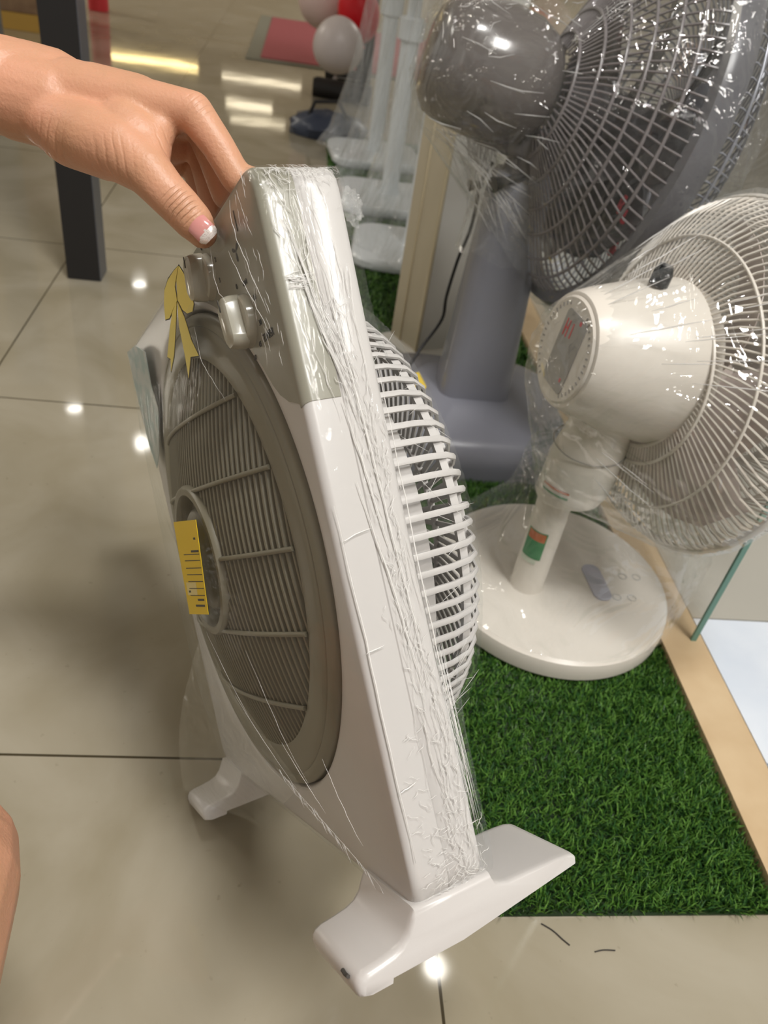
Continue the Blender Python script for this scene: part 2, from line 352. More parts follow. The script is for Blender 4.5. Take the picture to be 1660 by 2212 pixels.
n = len(rows[0]); vs = [p for r in rows for p in r]; fs = []
for j in range(np_):
    for k in range(n-1): fs.append((j*n+k, j*n+k+1, (j+1)*n+k+1, (j+1)*n+k))
fs += [tuple(range(n)), tuple(np_*n+k for k in range(n))[::-1]]
m.add(vs, fs); panel = m.build('control_panel', M_panel, fan, smooth=50)

def knob(cx, cz, r, ang, name, mtl):
    m = MB(); T = Matrix.Translation((cx, -.0236, cz)) @ Matrix.Rotation(PI/2, 4, 'X')
    m.lathe([(r*1.02, 0), (r, .002), (r*.97, .0045), (r*.9, .0055)], 40, 0, T)
    # raised oval grip, tall and rounded at its top end
    G = T @ Matrix.Rotation(ang, 4, 'Z')
    loops = []
    for h, s in ((.004, 1), (.010, .98), (.0135, .9), (.0148, .7)):
        loops.append([G @ Vector((x, y, h)) for x, y in rrect(r*.52*s, r*1.02*s, r*.42*s, 6)])
    m.loft(loops); k = m.build(name, mtl, fan, smooth=35)
    m2 = MB(); m2.box((-r*.05, r*.45, .0149), (r*.05, r*.9, .0152), 0, G); m2.build('pointer_mark', M_ink, k, smooth=0)
    return k
M_knob = mat('knob_plastic', (.40, .38, .31, 1), .2, coat=.3)
knob(.1425, .1385, .0158, .12, 'timer_knob', M_knob)
knob(.0905, .1830, .0150, -.25, 'speed_knob', M_knob)

def text(body, size, M, mtl, parent, name='lettering', depth=.0003, align='CENTER'):
    cu = bpy.data.curves.new(name, 'FONT'); cu.body = body; cu.size = size; cu.extrude = depth/2; cu.align_x = align; cu.align_y = 'CENTER'
    ob = bpy.data.objects.new('tmp', cu); COL.objects.link(ob)
    dg = bpy.context.evaluated_depsgraph_get(); me = bpy.data.meshes.new_from_object(ob.evaluated_get(dg)); me.name = name
    bpy.data.objects.remove(ob); bpy.data.curves.remove(cu)
    me.transform(M); me.materials.clear(); me.materials.append(mtl)
    o = bpy.data.objects.new(name, me); COL.objects.link(o)
    if parent: o.parent = parent
    return o
def PX(x, z, y=-.0241, rot=0):   # text plane on the front face (reads in +X, up +Z)
    return Matrix.Translation((x, y, z)) @ Matrix.Rotation(PI/2, 4, 'X') @ Matrix.Rotation(rot, 4, 'Z')
text('TIMER', .0065, PX(.172, .122), M_ink, panel)
for lb, a in (('0', 100), ('ON', 60), ('15', 20), ('30', -18), ('45', -52), ('60', -88)):
    text(lb, .0045, PX(.1425 + .0225*math.cos(math.radians(a)), .1385 + .0225*math.sin(math.radians(a))), M_ink, panel)
for lb, a in (('0', 95), ('1', 55), ('2', 15), ('3', -20)):
    text(lb, .0045, PX(.0905 + .0215*math.cos(math.radians(a)), .1815 + .0215*math.sin(math.radians(a))), M_ink, panel)
m = MB()
for k in range(3):   # small printed fan icon
    a = k*2*PI/3; c0 = Vector((.150, 0, .178)); ps = []
    for q in range(10):
        b = q/9*PI; ps.append(Vector((c0.x + .0062*math.sin(b)*math.cos(a + b*.35), -.0241, c0.z + .0062*math.sin(b)*math.sin(a + b*.35))))
    m.add(ps, [tuple(range(10))])
m.box((.1600, -.0242, .186), (.1608, -.0239, .198), 0); m.build('printed_icon', M_ink, panel, smooth=0)

# front grille: outer ring, domed vertical slats, arched cross bars, hub ring, hub cap
def ydome(r): return -.0272 - .0245*max(0, 1 - (r/.150)**2)
m = MB(); TR = Matrix.Rotation(-PI/2, 4, 'X')   # lathe Z -> local +Y
prof = [(.1785, .010), (.1785, -.0215), (.1772, -.0240), (.1740, -.0258), (.1705, -.0266), (.1696, -.0260), (.1687, -.0267), (.162, -.0276), (.155, -.0282), (.150, -.0284), (.1475, -.0278), (.1465, -.018), (.1465, .010)]
m.lathe([(r, y) for r, y in prof], 180, 0, Matrix(((1,0,0,0),(0,0,1,0),(0,1,0,0),(0,0,0,1))), cap0=False, cap1=False)
gr = m.build('front_grille', M_olive, fan, smooth=35)
m = MB(); RH = .056
x = -.1436
while x < .146:
    zz = math.sqrt(max(0, .1475**2 - x*x)); n = 26
    segs = [(-zz, zz)]
    if abs(x) < RH - .002:
        zh = math.sqrt((RH-.002)**2 - x*x); segs = [(-zz, -zh), (zh, zz)]
    for a, b in segs:
        vs = []
        for k in range(n+1):
            z = a + (b-a)*k/n; r = math.hypot(x, z); y = ydome(r)
            vs += [(x-.0013, y+.0006, z), (x, y, z), (x+.0013, y+.0006, z), (x+.0030, y+.0085, z), (x+.0010, y+.0085, z)]
        fs = []
        for k in range(n):
            for q in range(5): fs.append((k*5+q, k*5+(q+1) % 5, (k+1)*5+(q+1) % 5, (k+1)*5+q))
        m.add(vs, fs)
    x += .0064
gs = m.build('slats', M_olive, gr, smooth=30); tag(gs, 'thin vertical slats behind arched cross bars')
m = MB()
for z in (-.105, -.053, 0, .051, .102):
    xx = math.sqrt(.1475**2 - z*z)
    segs = [(-xx, xx)] if abs(z) >= RH - .003 else [(-xx, -math.sqrt(RH**2 - z*z)), (math.sqrt(RH**2 - z*z), xx)]
    for a, b in segs:
        m.tube([(a + (b-a)*k/24, ydome(math.hypot(a + (b-a)*k/24, z)) - .0008, z) for k in range(25)], .0017, 8)
m.build('cross_bars', M_olive, gr, smooth=60)
m = MB(); YZ = Matrix(((1,0,0,0),(0,0,1,0),(0,1,0,0),(0,0,0,1)))
m.lathe([(.0575, -.044), (.0575, -.0495), (.0560, -.0520), (.0535, -.0528), (.0505, -.0520), (.0492, -.0495), (.0490, -.036)], 96, 0, YZ, cap0=False, cap1=False)
hr = m.build('hub_ring', M_olive, fan, smooth=40)
m = MB(); m.lathe([(.0490, -.040), (.040, -.0405), (.0385, -.0465), (.036, -.0485), (.02, -.0500), (.0004, -.0503)], 72, 0, YZ, cap0=False)
m.build('hub_cap', M_olive_d, fan, smooth=40)
# dark cavity backing ring, blades, motor
m = MB()
for k in range(5):
    a0 = k*2*PI/5; loops = []
    for q in range(9):
        f = q/8; r = .035 + f*.125; sw = .45*f; half = .020 + .040*math.sin(PI*min(1, f*.9+.08)); pitch = .65 - .3*f
        c = Vector((r*math.cos(a0+sw), .018, r*math.sin(a0+sw))); tg = Vector((-math.sin(a0+sw), 0, math.cos(a0+sw)))
        d = tg*math.cos(pitch) + Vector((0, 1, 0))*math.sin(pitch); nn = d.cross(Vector((math.cos(a0+sw), 0, math.sin(a0+sw))))
        loops.append([c - d*half - nn*.0005, c + nn*(.004 - .0006), c + d*half - nn*.0005, c + d*half + nn*.0005, c + nn*(.004+.0006), c - d*half + nn*.0005])
    m.loft(loops)
m.lathe([(.036, -.014), (.040, -.010), (.040, .030), (.036, .034)], 40, 0, YZ)
m.build('blades', mat('smoky_blade_plastic', (.16, .15, .13, 1), .3), fan, smooth=40)
m = MB(); m.lathe([(.030, .034), (.046, .036), (.050, .044), (.050, .088), (.042, .097), (.001, .099)], 48, 0, YZ, cap0=True); m.build('motor', M_white, fan, smooth=40)

# rear guard: ribs running back from the body then to the centre, two hoops
m = MB(); GP = [(.1765, .020), (.1775, .040), (.1770, .060), (.1730, .076), (.164, .087), (.148, .095), (.120, .1025), (.085, .108), (.050, .111)]
NR = 96
for k in range(NR):
    a = 2*PI*k/NR + .01
    P = GP if k % 2 == 0 else GP[:8]
    m.tube([(r*math.cos(a), y, r*math.sin(a)) for r, y in P], .00155, 6, up=(-math.sin(a), 0, math.cos(a)), flat=1.5)
def hoop(m, r, y, w, h, n=120, mi=0):
    m.lathe([(r-w, y-h), (r+w, y-h), (r+w, y+h), (r-w, y+h), (r-w, y-h)], n, mi, YZ, cap0=False, cap1=False)
hoop(m, .1690, .042, .0010, .0085); hoop(m, .1700, .0735, .0016, .0028); hoop(m, .086, .1065, .0012, .0022); hoop(m, .145, .0930, .0012, .0022)
m.lathe([(.052, .106), (.052, .112), (.048, .1145), (.0005, .1155)], 60, 0, YZ)
rg = m.build('rear_guard', M_white, fan, smooth=60)

# feet: bar with a front pad, saddle under the body, flat rear pad
def foot(x0, x1):
    top = [(-.0668, -.2300), (-.0660, -.2268), (-.0640, -.2244), (-.060, -.2230), (-.050, -.2220), (-.042, -.2207), (-.036, -.2185), (-.031, -.2140), (-.0275, -.2080), (-.025, -.2040), (.0, -.2040), (.0255, -.2045), (.0275, -.2100), (.031, -.2130), (.036, -.2145), (.05, -.2152), (.072, -.2165), (.081, -.2175), (.0855, -.2190), (.0870, -.2208)]
    def bot(y): return (-.2330 + .0085*min(1, max(0, y/.085))) if y > -.046 else -.2356
    m = MB(); loops = []
    prof = [(x0, .0042), (x0 + .0008, .0022), (x0 + .0024, .0008), (x0 + .0055, 0), (x1 - .0055, 0), (x1 - .0024, .0008), (x1 - .0008, .0022), (x1, .0042)]
    ys = [p[0] for p in top]
    for x, drop in prof:
        lo = []
        for y, z in top:
            dz = drop if y < .03 else drop*max(.12, .6 - (y-.03)*8)
            lo.append(Vector((x, y + (drop*.9 if y < -.055 else (-drop*.5 if y > .08 else 0)), z - dz)))
        for y in (.0865, .06, .03, .0, -.0455, -.0465, -.063): lo.append(Vector((x, y + (drop*.9 if y < -.055 else (-drop*.5 if y > .08 else 0)), bot(y))))
        lo.append(Vector((x, -.0662 + drop*.9, -.2345)))
        loops.append(lo)
    m.loft(loops); return m.build('foot', M_white, fan, smooth=44)
foot(.132, .2005); foot(-.2005, -.132)
# dark scuff on the right front pad end
m = MB(); m.tube([(.183, -.0668, -.2262), (.187, -.0670, -.2268), (.191, -.0669, -.2262)], .0012, 6); m.build('scuff_mark', M_ink, fan, smooth=60)

# stickers carried by the fan
def sheet(pts, y, th=.0004):
    m = MB(); n = len(pts); vs = [Vector((x, y, z)) for x, z in pts] + [Vector((x, y+th, z)) for x, z in pts]
    return m.add(vs, [tuple(range(n)), tuple(range(n, 2*n))[::-1]] + [(k, (k+1) % n, n+(k+1) % n, n+k) for k in range(n)])
lab = sheet([(-.005, .0325), (.064, .0300), (.0385, -.0365), (-.022, -.0390)], -.0615).build('price_label', M_yellow, fan, smooth=0); tag(lab, 'yellow printed paper label stuck at the hub')
def lq(u, v):   # label square coordinates: u 0..1 left to right, v 0..1 bottom to top
    a = Vector((-.022, -.0390)).lerp(Vector((.0385, -.0365)), u); b = Vector((-.005, .0325)).lerp(Vector((.064, .0300)), u); return a.lerp(b, v)
def lsheet(u0, v0, u1, v1, y=-.0617): return sheet([lq(u0, v0), lq(u1, v0), lq(u1, v1), lq(u0, v1)], y, .0002)
m = MB()
for v in (.645, .58, .50, .43, .355, .28, .205): q = lsheet(.25, v, .96, v+.008); m.add(q.v, q.f)
for v, u0, u1 in ((.67, .62, .95), (.15, .6, .9), (.085, .45, .9), (.24, .2, .3), (.80, .80, .88)): q = lsheet(u0, v, u1, v+.022); m.add(q.v, q.f)
m.build('label_print', M_ink, lab, smooth=0)
q = lsheet(.12, .21, .62, .35, -.0616); q.build('pale_field', M_yellow_p, lab, smooth=0)
def bowpart(pts, name, mtl, y): return sheet(pts, y).build(name, mtl, fan, smooth=0)
def arcs(cx, cz, rx, rz, rot, n=28):
    out = []
    for k in range(n):
        a = 2*PI*k/n; x, z = rx*math.cos(a)*(1 + .25*math.cos(a)), rz*math.sin(a); c, s = math.cos(rot), math.sin(rot); out.append((cx + x*c - z*s, cz + x*s + z*c))
    return out
def grow(p, e):
    cx = sum(a for a, b in p)/len(p); cz = sum(b for a, b in p)/len(p)
    return [(x + (x-cx)/max(1e-6, math.hypot(x-cx, z-cz))*e, z + (z-cz)/max(1e-6, math.hypot(x-cx, z-cz))*e) for x, z in p]
BY = -.0370
bow = MB(); bo = MB()
shapes = [[(.0600, .2010), (.0472, .2022), (.0275, .2024), (.0125, .2000), (.0025, .1925), (-.0036, .183), (.0084, .1806), (.0235, .1827), (.0385, .1840), (.0407, .1934)],
          [(.0610, .2005), (.0483, .1951), (.0405, .1842), (.0471, .175), (.0558, .1699), (.0686, .1674), (.0750, .1705), (.0755, .1784), (.0715, .189)],
          [(.0372, .1844), (.0199, .1816), (.0032, .1742), (-.0223, .1597), (-.0140, .1560), (-.0209, .1482), (-.0020, .1559), (.0208, .1714)],
          [(.039, .1833), (.0292, .169), (.0272, .1478), (.0234, .1329), (.0401, .144), (.0598, .1399), (.0509, .1534), (.047, .1702)]]
for i, p in enumerate(shapes):
    p = [(x + .012, z - .003) for x, z in p]
    a = sheet(grow(p, .0013), BY + .0003, .0002); bo.add(a.v, a.f); a = sheet(p, BY, .0003); bow.add(a.v, a.f)
bs = bow.build('bow_sticker', M_bow, fan, smooth=0); tag(bs, 'yellow bow sticker'); bo.build('sticker_outline', M_ink, bs, smooth=0)
tl = sheet([(-.1843, .204), (-.1442, .2002), (-.1109, .1852), (-.1162, .1572), (-.11, .1351), (-.1478, .0986), (-.171, .0882), (-.1822, .1125), (-.1855, .1496)], -.0300).build('side_sticker', M_teal, fan, smooth=0); tag(tl, 'pale teal sticker')

# film wrap round the fan
F_wrap = film('cling_film', base=.022, edge=.07, scale=(60, 110, 26), bump=.34, crease=.16, lo=.74, hi=1.0, rough=.07, haze=.25, dist=.002)
def wrapR(i, y): return RR[i]
m = MB(); rs = random.Random(5)
def jit(a): return rs.uniform(-a, a)
prof = []
NW = 360
lo = []
def wring(fr, fy, j=.0004): return [Vector(((fr(i)+jit(j))*math.cos(THS[i]), fy(i)+jit(j), (fr(i)+jit(j))*math.sin(THS[i]))) for i in range(NT)]
low = [0.0]*NT
loops = [wring(lambda i: .004, lambda i: -.0606), wring(lambda i: .030, lambda i: -.0606), wring(lambda i: .058, lambda i: -.0604)]
for f in (.25, .5, .75): loops.append(wring(lambda i, f=f: .058 + (RR[i]-.006-.058)*f, lambda i, f=f: -.0604 + (.0604-.0262)*f - .0045*math.sin(PI*f)))
loops.append(wring(lambda i: RR[i]-.005, lambda i: -.0262))
loops.append(wring(lambda i: RR[i]+.0006, lambda i: -.0222, .0003))
for y in (-.014, -.006, .002, .010, .018): loops.append(wring(lambda i: RR[i]+.0016, lambda i, y=y: y, .0005))
loops.append(wring(lambda i: RR[i]+.0014, lambda i: .0295, .0004))
loops.append(wring(lambda i: min(RR[i], .196), lambda i: .050)); loops.append(wring(lambda i: .1815, lambda i: .078)); loops.append(wring(lambda i: .155, lambda i: .096)); loops.append(wring(lambda i: .10, lambda i: .110)); loops.append(wring(lambda i: .05, lambda i: .117)); loops.append(wring(lambda i: .004, lambda i: .1185))
m.loft(loops, cap0=True, cap1=True)
wrap = m.build('plastic_wrap', F_wrap, fan, smooth=180); tag(wrap, 'clear crinkled cling film')
# gathered folds of the film
m = MB(); rs = random.Random(11)
def fold(p, d, L, r=.00022, wob=.25, n=7, keep=None):
    p = Vector(p); p = keep(p) if keep else p; d = Vector(d).normalized(); pts = [p.copy()]
    for k in range(n):
        d2 = (d + Vector((0, jit(wob), jit(wob)))).normalized(); p = p + d2*L/n
        if keep: p = keep(p)
        pts.append(p.copy())
    rsz = [r*(.25 + .75*math.sin(PI*(k+.3)/(n+.6))) for k in range(n+1)]
    m.tube(pts, rsz, 5)
def jit(a): return rs.uniform(-a, a)
SX = .2018
def kside(p):
    z = min(.2105, max(-.2105, p.z)); q = max(0, abs(z) - .194); x = .184 + math.sqrt(max(0, .0176**2 - q*q))
    return Vector((x + rs.uniform(0, .0005), min(.0275, max(-.0215, p.y)), z))
for k in range(420):   # fine crackle where the film is gathered along the middle of the side
    z = rs.uniform(-.205, .13); y = .010 - z*.02 + rs.gauss(0, .0045) + .004*math.sin(z*40); fold((SX, y, z), (0, jit(.9), 1), rs.uniform(.002, .010), rs.uniform(.00007, .00022), .6, 5, kside)
for k in range(120):   # long lines following the length of the side
    z = rs.uniform(-.20, .20); y = rs.gauss(.009, .006) - (z)*.015
    fold((SX, y, z), (0, jit(.10), 1), rs.uniform(.010, .06), rs.uniform(.00006, .00018), .22, keep=kside)
for k in range(150):   # crushed film at the lower end
    z = -.208 + abs(rs.gauss(0, .035)); y = rs.uniform(-.012, .024)
    fold((SX, y, z), (0, jit(1), jit(1)), rs.uniform(.003, .011), rs.uniform(.00006, .00018), .7, 5, kside)
for k in range(120):   # crushed film at the top corner
    z = .2095 - abs(rs.gauss(0, .011)); y = rs.uniform(-.021, .026)
    fold((SX, y, z), (0, jit(1), jit(1)), rs.uniform(.003, .009), rs.uniform(.00006, .00017), .8, 5, lambda p: kside(Vector((p.x, p.y, min(p.z, .2055)))))
for k in range(60):
    z = rs.uniform(.125, .205); y = -.010 + rs.gauss(0, .004)
    fold((SX, y, z), (0, jit(.7), 1), rs.uniform(.003, .015), rs.uniform(.0001, .0002), .6, 5, kside)
for k in range(34):    # taut strands fanning down to the right over the grey corner
    f = rs.random(); fold((SX, -.013 + f*.010, .185 - f*.045 - rs.random()*.03), (0, .17, -1), rs.uniform(.03, .07), rs.uniform(.00010, .0002), .03, keep=kside)
for k in range(14):
    f = rs.random(); fold((SX, -.006, .150 - f*.04), (0, .35, -1), rs.uniform(.02, .05), rs.uniform(.00010, .0002), .03, keep=kside)
for k in range(26):    # a twisted strand crossing the side
    fold((SX, -.017 + jit(.002), .142 + jit(.004)), (0, 1, -.10 + jit(.25)), rs.uniform(.006, .016), .00020, .2, 6, kside)
for (y0, z0, L, dy) in ((.004, .148, .235, .035), (-.002, .075, .09, .10), (-.0205, .02, .20, .006), (-.004, .03, .12, .12), (.024, .09, .24, .0)):
    fold((SX, y0, z0), (0, dy, -1), L, .00042, .05, 16, kside)
for (y0, z0, L) in ((-.021, -.0, .02), (-.021, -.062, .012), (-.020, -.1405, .012)): fold((SX, y0, z0), (0, 1, .15), L, .0004, .2, 6, kside)
def kback(p):
    z = p.z; return p
for k in range(34):    # film drawn taut from the rear guard down to the foot
    f = rs.random(); zt = rs.uniform(-.11, -.03); y0 = (.064 + (-.03 - zt)*-.15)*(.55 + .45*f)
    a = Vector((.163 - .03*f*f, y0, zt)); b = Vector((.178, .030 + .010*f, rs.uniform(-.20, -.16))); mid = (a+b)/2
    m.tube([a, a.lerp(mid, .6), mid, mid.lerp(b, .6), b], [.00004, .00012, .00015, .00012, .00004], 5)
for k in range(34):    # creases on the rear dome
    a = rs.uniform(-.9, .75); a2 = a + jit(.12); f0 = rs.random()*.6
    pts = []
    for q in range(5):
        f = q/4; aa = a + (a2-a)*f; y = .036 + (f0 + f*.4)*.045; r = .196 - (y-.036)/.045*.014
        pts.append((r*math.cos(aa), y, r*math.sin(aa)))
    m.tube(pts, [.00004, .00012, .00014, .00012, .00004], 5)
# creases over the front, converging to the lower corner
def yfront(x, z):
    r = math.hypot(x, z); t = math.atan2(z, x); R0 = rr(t) - .006
    f = min(1, max(0, (r-.058)/(R0-.058))); return -.0606 + .0342*f - .0045*math.sin(PI*f) - .0006
for (a, b, r) in (((.058, -.150), (.165, -.205), .00022), ((.060, -.160), (.12, -.19), .00022), ((.105, -.120), (.128, -.165), .0002), ((.150, -.125), (.168, -.175), .00018),
                  ((.035, -.098), (.085, -.160), .00018), ((.098, .150), (.135, .095), .00012), ((.02, -.05), (.05, -.115), .00014), ((.09, -.060), (.125, -.150), .00012), ((.168, .172), (.188, .120), .0002), ((.172, .200), (.190, .130), .0002), ((.13, .19), (.16, .14), .00014)):
    n = 14; pts = []
    for k in range(n+1):
        f = k/n; x = a[0]+(b[0]-a[0])*f + jit(.0006); z = a[1]+(b[1]-a[1])*f + jit(.0006); pts.append((x, yfront(x, z), z))
    m.tube(pts, [r*(.2+.8*math.sin(PI*(k+.3)/(n+.6))*rs.uniform(.5, 1.1)) for k in range(n+1)], 5)
for k in range(60):
    f = rs.random(); x = .060 + f*.10 + jit(.006); z = -.150 - f*.055 + jit(.004); L = rs.uniform(.002, .007)
    pts = [(x + q/3*L*.8, yfront(x, z) , z - q/3*L) for q in range(4)]
    m.tube(pts, [.00006, .0002, .0002, .00006], 5)
for k in range(40):   # front edge of the top corner
    x = rs.uniform(.165, .197); z = rs.uniform(.10, .205); fold((0, 0, 0), (0, 1, 0), .0001, .00001) if False else None
    L = rs.uniform(.003, .012); d = Vector((jit(.4), 0, 1)).normalized(); p = Vector((x, -.0268, z)); pts = [p + d*L*q/4 + Vector((jit(.0007), 0, jit(.0005))) for q in range(5)]
    pts = [Vector((min(.1985, q.x), q.y, min(.206, q.z))) for q in pts]
    m.tube(pts, [.00003, .0001, .00013, .0001, .00003], 5)
fo = m.build('film_folds', M_crease, wrap, smooth=180, recalc=False); tag(fo, 'white crease lines of the gathered film', kind='stuff')
# loose film hanging between the hub side and the far foot
fi = FM.inverted(); A_, B_, C_, D_ = px(428, 1385, .60), px(652, 1700, .555), px(575, 1795, .66), px(392, 1705, .70); m = MB(); rs = random.Random(31); vs = []; n1 = 26
for i in range(n1+1):
    for j in range(n1+1):
        u, v = i/n1, j/n1; p = (A_*(1-u) + B_*u)*(1-v) + (D_*(1-u) + C_*u)*v
        w = math.sin(PI*v)*.010 + .0035*math.sin(9*u + 4*v) * v + rs.uniform(-.0006, .0006); vs.append(fi @ (p + Vector((-.6, -.3, .2))*w))
m.add(vs, [(i*(n1+1)+j, i*(n1+1)+j+1, (i+1)*(n1+1)+j+1, (i+1)*(n1+1)+j) for i in range(n1) for j in range(n1)])
m.build('loose_film', film('loose_cling_film', base=.05, edge=.2, scale=(40, 40, 40), bump=.8, crease=.25, lo=.8, hi=1.1, rough=.05, haze=.15, dist=.006), wrap, smooth=180)
# bunched knot of film behind the top corner
m = MB(); rs = random.Random(3)
c = Vector((.1965, .033, .1835)); vs = []
bmk = bmesh.new(); bmesh.ops.create_icosphere(bmk, subdivisions=3, radius=1)
for v in bmk.verts:
    k = 1 + rs.uniform(-.35, .35); v.co = Vector((c.x + v.co.x*.003*k, c.y + v.co.y*.0055*k, c.z + v.co.z*.010*k))
me = bpy.data.meshes.new('film_knot'); bmk.to_mesh(me); bmk.free(); me.materials.append(film('bunched_film', base=.12, edge=.3, scale=(300, 300, 300), bump=1, crease=.5, lo=.5, hi=.8, haze=.3))
o = bpy.data.objects.new('film_knot', me); COL.objects.link(o); o.parent = wrap

# ------------------------------------------------------------------ stand fans
def frame(c, az, el):    # local +Z along the blowing direction
    a = Vector((math.cos(az)*math.cos(el), math.sin(az)*math.cos(el), math.sin(el))); u = a.cross(Vector((0, 0, 1))).normalized(); v = u.cross(a).normalized()
    M = Matrix.Identity(4)
    for i in range(3): M[i][0] = u[i]; M[i][1] = v[i]; M[i][2] = a[i]; M[i][3] = c[i]
    return M
def rel(root, M): return root.matrix_world.inverted() @ M
def guard(m, T, prof, n, r, swirl=0, nn=6, mi=0, start=0):
    for k in range(n):
        a = 2*PI*k/n; pts = []
        P = prof[start:] if k % 2 else prof
        for q, (rad, h) in enumerate(P):
            aa = a + swirl*(prof[-1][0]-rad)/prof[-1][0]; pts.append(T @ Vector((rad*math.cos(aa), rad*math.sin(aa), h)))
        m.tube(pts, r, nn, mi)
def hoopz(m, T, rad, h, r, n=96, mi=0): m.tube([T @ Vector((rad*math.cos(2*PI*k/n), rad*math.sin(2*PI*k/n), h)) for k in range(n)], r, 6, mi, closed=True)
def blades(m, T, R, n, z0, half=.075, pitch=.5):
    for k in range(n):
        a0 = 2*PI*k/n; loops = []
        for q in range(10):
            f = q/9; r = .03 + f*(R-.03); sw = .7*f*f; hw = half*(.35 + .75*math.sin(PI*min(1, .1 + f*.85))); pc = pitch*(1.2-.6*f)
            a = a0 + sw; c = Vector((r*math.cos(a), r*math.sin(a), z0)); tg = Vector((-math.sin(a), math.cos(a), 0)); d = tg*math.cos(pc) + Vector((0, 0, 1))*math.sin(pc); nn = Vector((math.cos(a), math.sin(a), 0)).cross(d)
            loops.append([T @ p for p in (c - d*hw, c - nn*.004, c + d*hw, c + d*hw + nn*.001, c - nn*.0028, c - d*hw + nn*.001)])
        m.loft(loops)
def hull(name, pts, mtl, parent, sub=2, disp=.004, seed=1):
    bm = bmesh.new()
    for p in pts: bm.verts.new(p)
    r = bmesh.ops.convex_hull(bm, input=bm.verts)
    bmesh.ops.delete(bm, geom=list({g for g in list(r['geom_interior']) + list(r['geom_unused']) if isinstance(g, bmesh.types.BMVert) and not g.link_faces}), context='VERTS')
    for _ in range(sub):
        es = [e for e in bm.edges if e.calc_length() > .03]
        bmesh.ops.subdivide_edges(bm, edges=es, cuts=1); bmesh.ops.triangulate(bm, faces=bm.faces)
    rs = random.Random(seed)
    bm.normal_update()
    for v in bm.verts: v.co += v.normal*rs.uniform(-disp, disp*.2)
    bmesh.ops.recalc_face_normals(bm, faces=bm.faces)
    me = bpy.data.meshes.new(name); bm.to_mesh(me); bm.free(); me.materials.append(mtl)
    for p in me.polygons: p.use_smooth = True
    o = bpy.data.objects.new(name, me); COL.objects.link(o); o.parent = parent; return o

# grey stand fan
GB = Vector((.317, 1.150, 0)); gf = empty('stand_fan', Matrix.Translation(GB))
tag(gf, 'tall dark grey stand fan in a clear bag, its head facing away at upper right', 'stand fan')
m = MB(); loops = []
for s, z in ((1, .004), (1.0, .030), (.985, .048), (.93, .064), (.84, .072), (.6, .080), (.42, .088)): loops.append([Vector((x, y, z)) for x, y in rrect(.168*s, .160*s, .075*s, 12)])
m.loft(loops); gb = m.build('base', M_grey, gf, smooth=35)
m = MB(); m.loft([[Vector((x, y, z)) for x, y in rrect(.160*s, .152*s, .07*s, 12)] for s, z in ((1.02, .0025), (1.05, .020))]); m.build('base_skirt', M_greyd, gb)
m = MB(); loops = []
for z, hx, hy in ((.075, .060, .045), (.12, .0575, .043), (.24, .052, .040), (.36, .047, .036), (.425, .043, .034), (.435, .038, .03)): loops.append([Vector((x, y, z)) for x, y in rrect(hx, hy, .024, 8)])
m.loft(loops); m.build('pole', M_grey, gf, smooth=40)
GC = Vector((.437, 1.155, .510)); T = rel(gf, frame(GC, math.radians(2), math.radians(-12)))
m = MB(); m.lathe([(.02, -.285), (.052, -.282), (.070, -.270), (.078, -.245), (.082, -.20), (.080, -.16), (.070, -.135), (.055, -.12)], 48, 0, T); m.build('motor_housing', M_brown, gf, smooth=40)
m = MB(); c = T @ Vector((0, 0, -.17)); m.tube([(0, 0, .42), (.0, 0, .47), c - Vector((0, 0, .06)), c], [.034, .030, .038, .04], 20); nk = m.build('neck', M_greyd, gf, smooth=60)
m = MB(); kk = Vector((-.03, -.04, .43)); m.tube([Vector((.01, -.02, .44)), kk, kk + Vector((-.02, -.01, -.004))], [.006, .006, .011], 10); m.build('tilt_knob', M_black, gf)
m = MB(); prof = [(.060, -.118), (.078, -.112), (.12, -.092), (.165, -.070), (.205, -.050), (.226, -.036), (.236, -.020), (.240, -.004)]
guard(m, T, prof, 96, .0015, .22, 5, start=1)
for rad, h in ((.078, -.1135), (.11, -.098), (.14, -.083), (.17, -.068), (.200, -.0535), (.222, -.040)): hoopz(m, T, rad, h, .0022)
m.build('rear_guard', mat('brown_grey_wire', (.21, .19, .195, 1), .25), gf, smooth=60)
m = MB(); m.lathe([(.234, -.020), (.250, -.017), (.2555, 0), (.250, .015), (.236, .016), (.231, 0), (.234, -.020)], 120, 0, T, cap0=False, cap1=False); m.build('guard_rim', M_rim, gf, smooth=60)
m = MB(); prof = [(.240, .004), (.243, .022), (.238, .045), (.215, .060), (.16, .072), (.10, .080), (.052, .083)]; guard(m, T, prof, 96, .0014, -.2, 5, start=0)
for rad, h in ((.244, .030), (.20, .064), (.12, .078)): hoopz(m, T, rad, h, .002)
m.lathe([(.055, .080), (.055, .088), (.0005, .090)], 40, 0, T); m.build('front_guard', mat('silver_grey_wire', (.30, .31, .36, 1), .25, metal=.3), gf, smooth=60)
m = MB(); blades(m, T, .205, 5, -.005); m.lathe([(.036, -.10), (.040, -.02), (.036, .03), (.0005, .036)], 32, 0, T); m.build('blades', mat('smoky_dark_blade', (.085, .08, .085, 1), .2, trans=.2), gf, smooth=50)
m = MB(); rs = random.Random(9)
for k in range(16):
    f = k/15; u, v = 1350 - 30*f + rs.uniform(-9, 9), 432 + 138*f; ro = gf.matrix_world.inverted() @ CAM_P; rd = (px(u, v, 1.0) - CAM_P); ax = T.to_3x3() @ Vector((0, 0, 1)); c0 = T @ Vector((0, 0, .012))
    p = ro + rd*((c0 - ro).dot(ax)/rd.dot(ax)); w_ = rs.uniform(.003, .006); m.box((-w_, -w_*1.4, -.0008), (w_, w_*1.4, .0008), 0, Matrix.Translation(p) @ T.to_3x3().to_4x4())
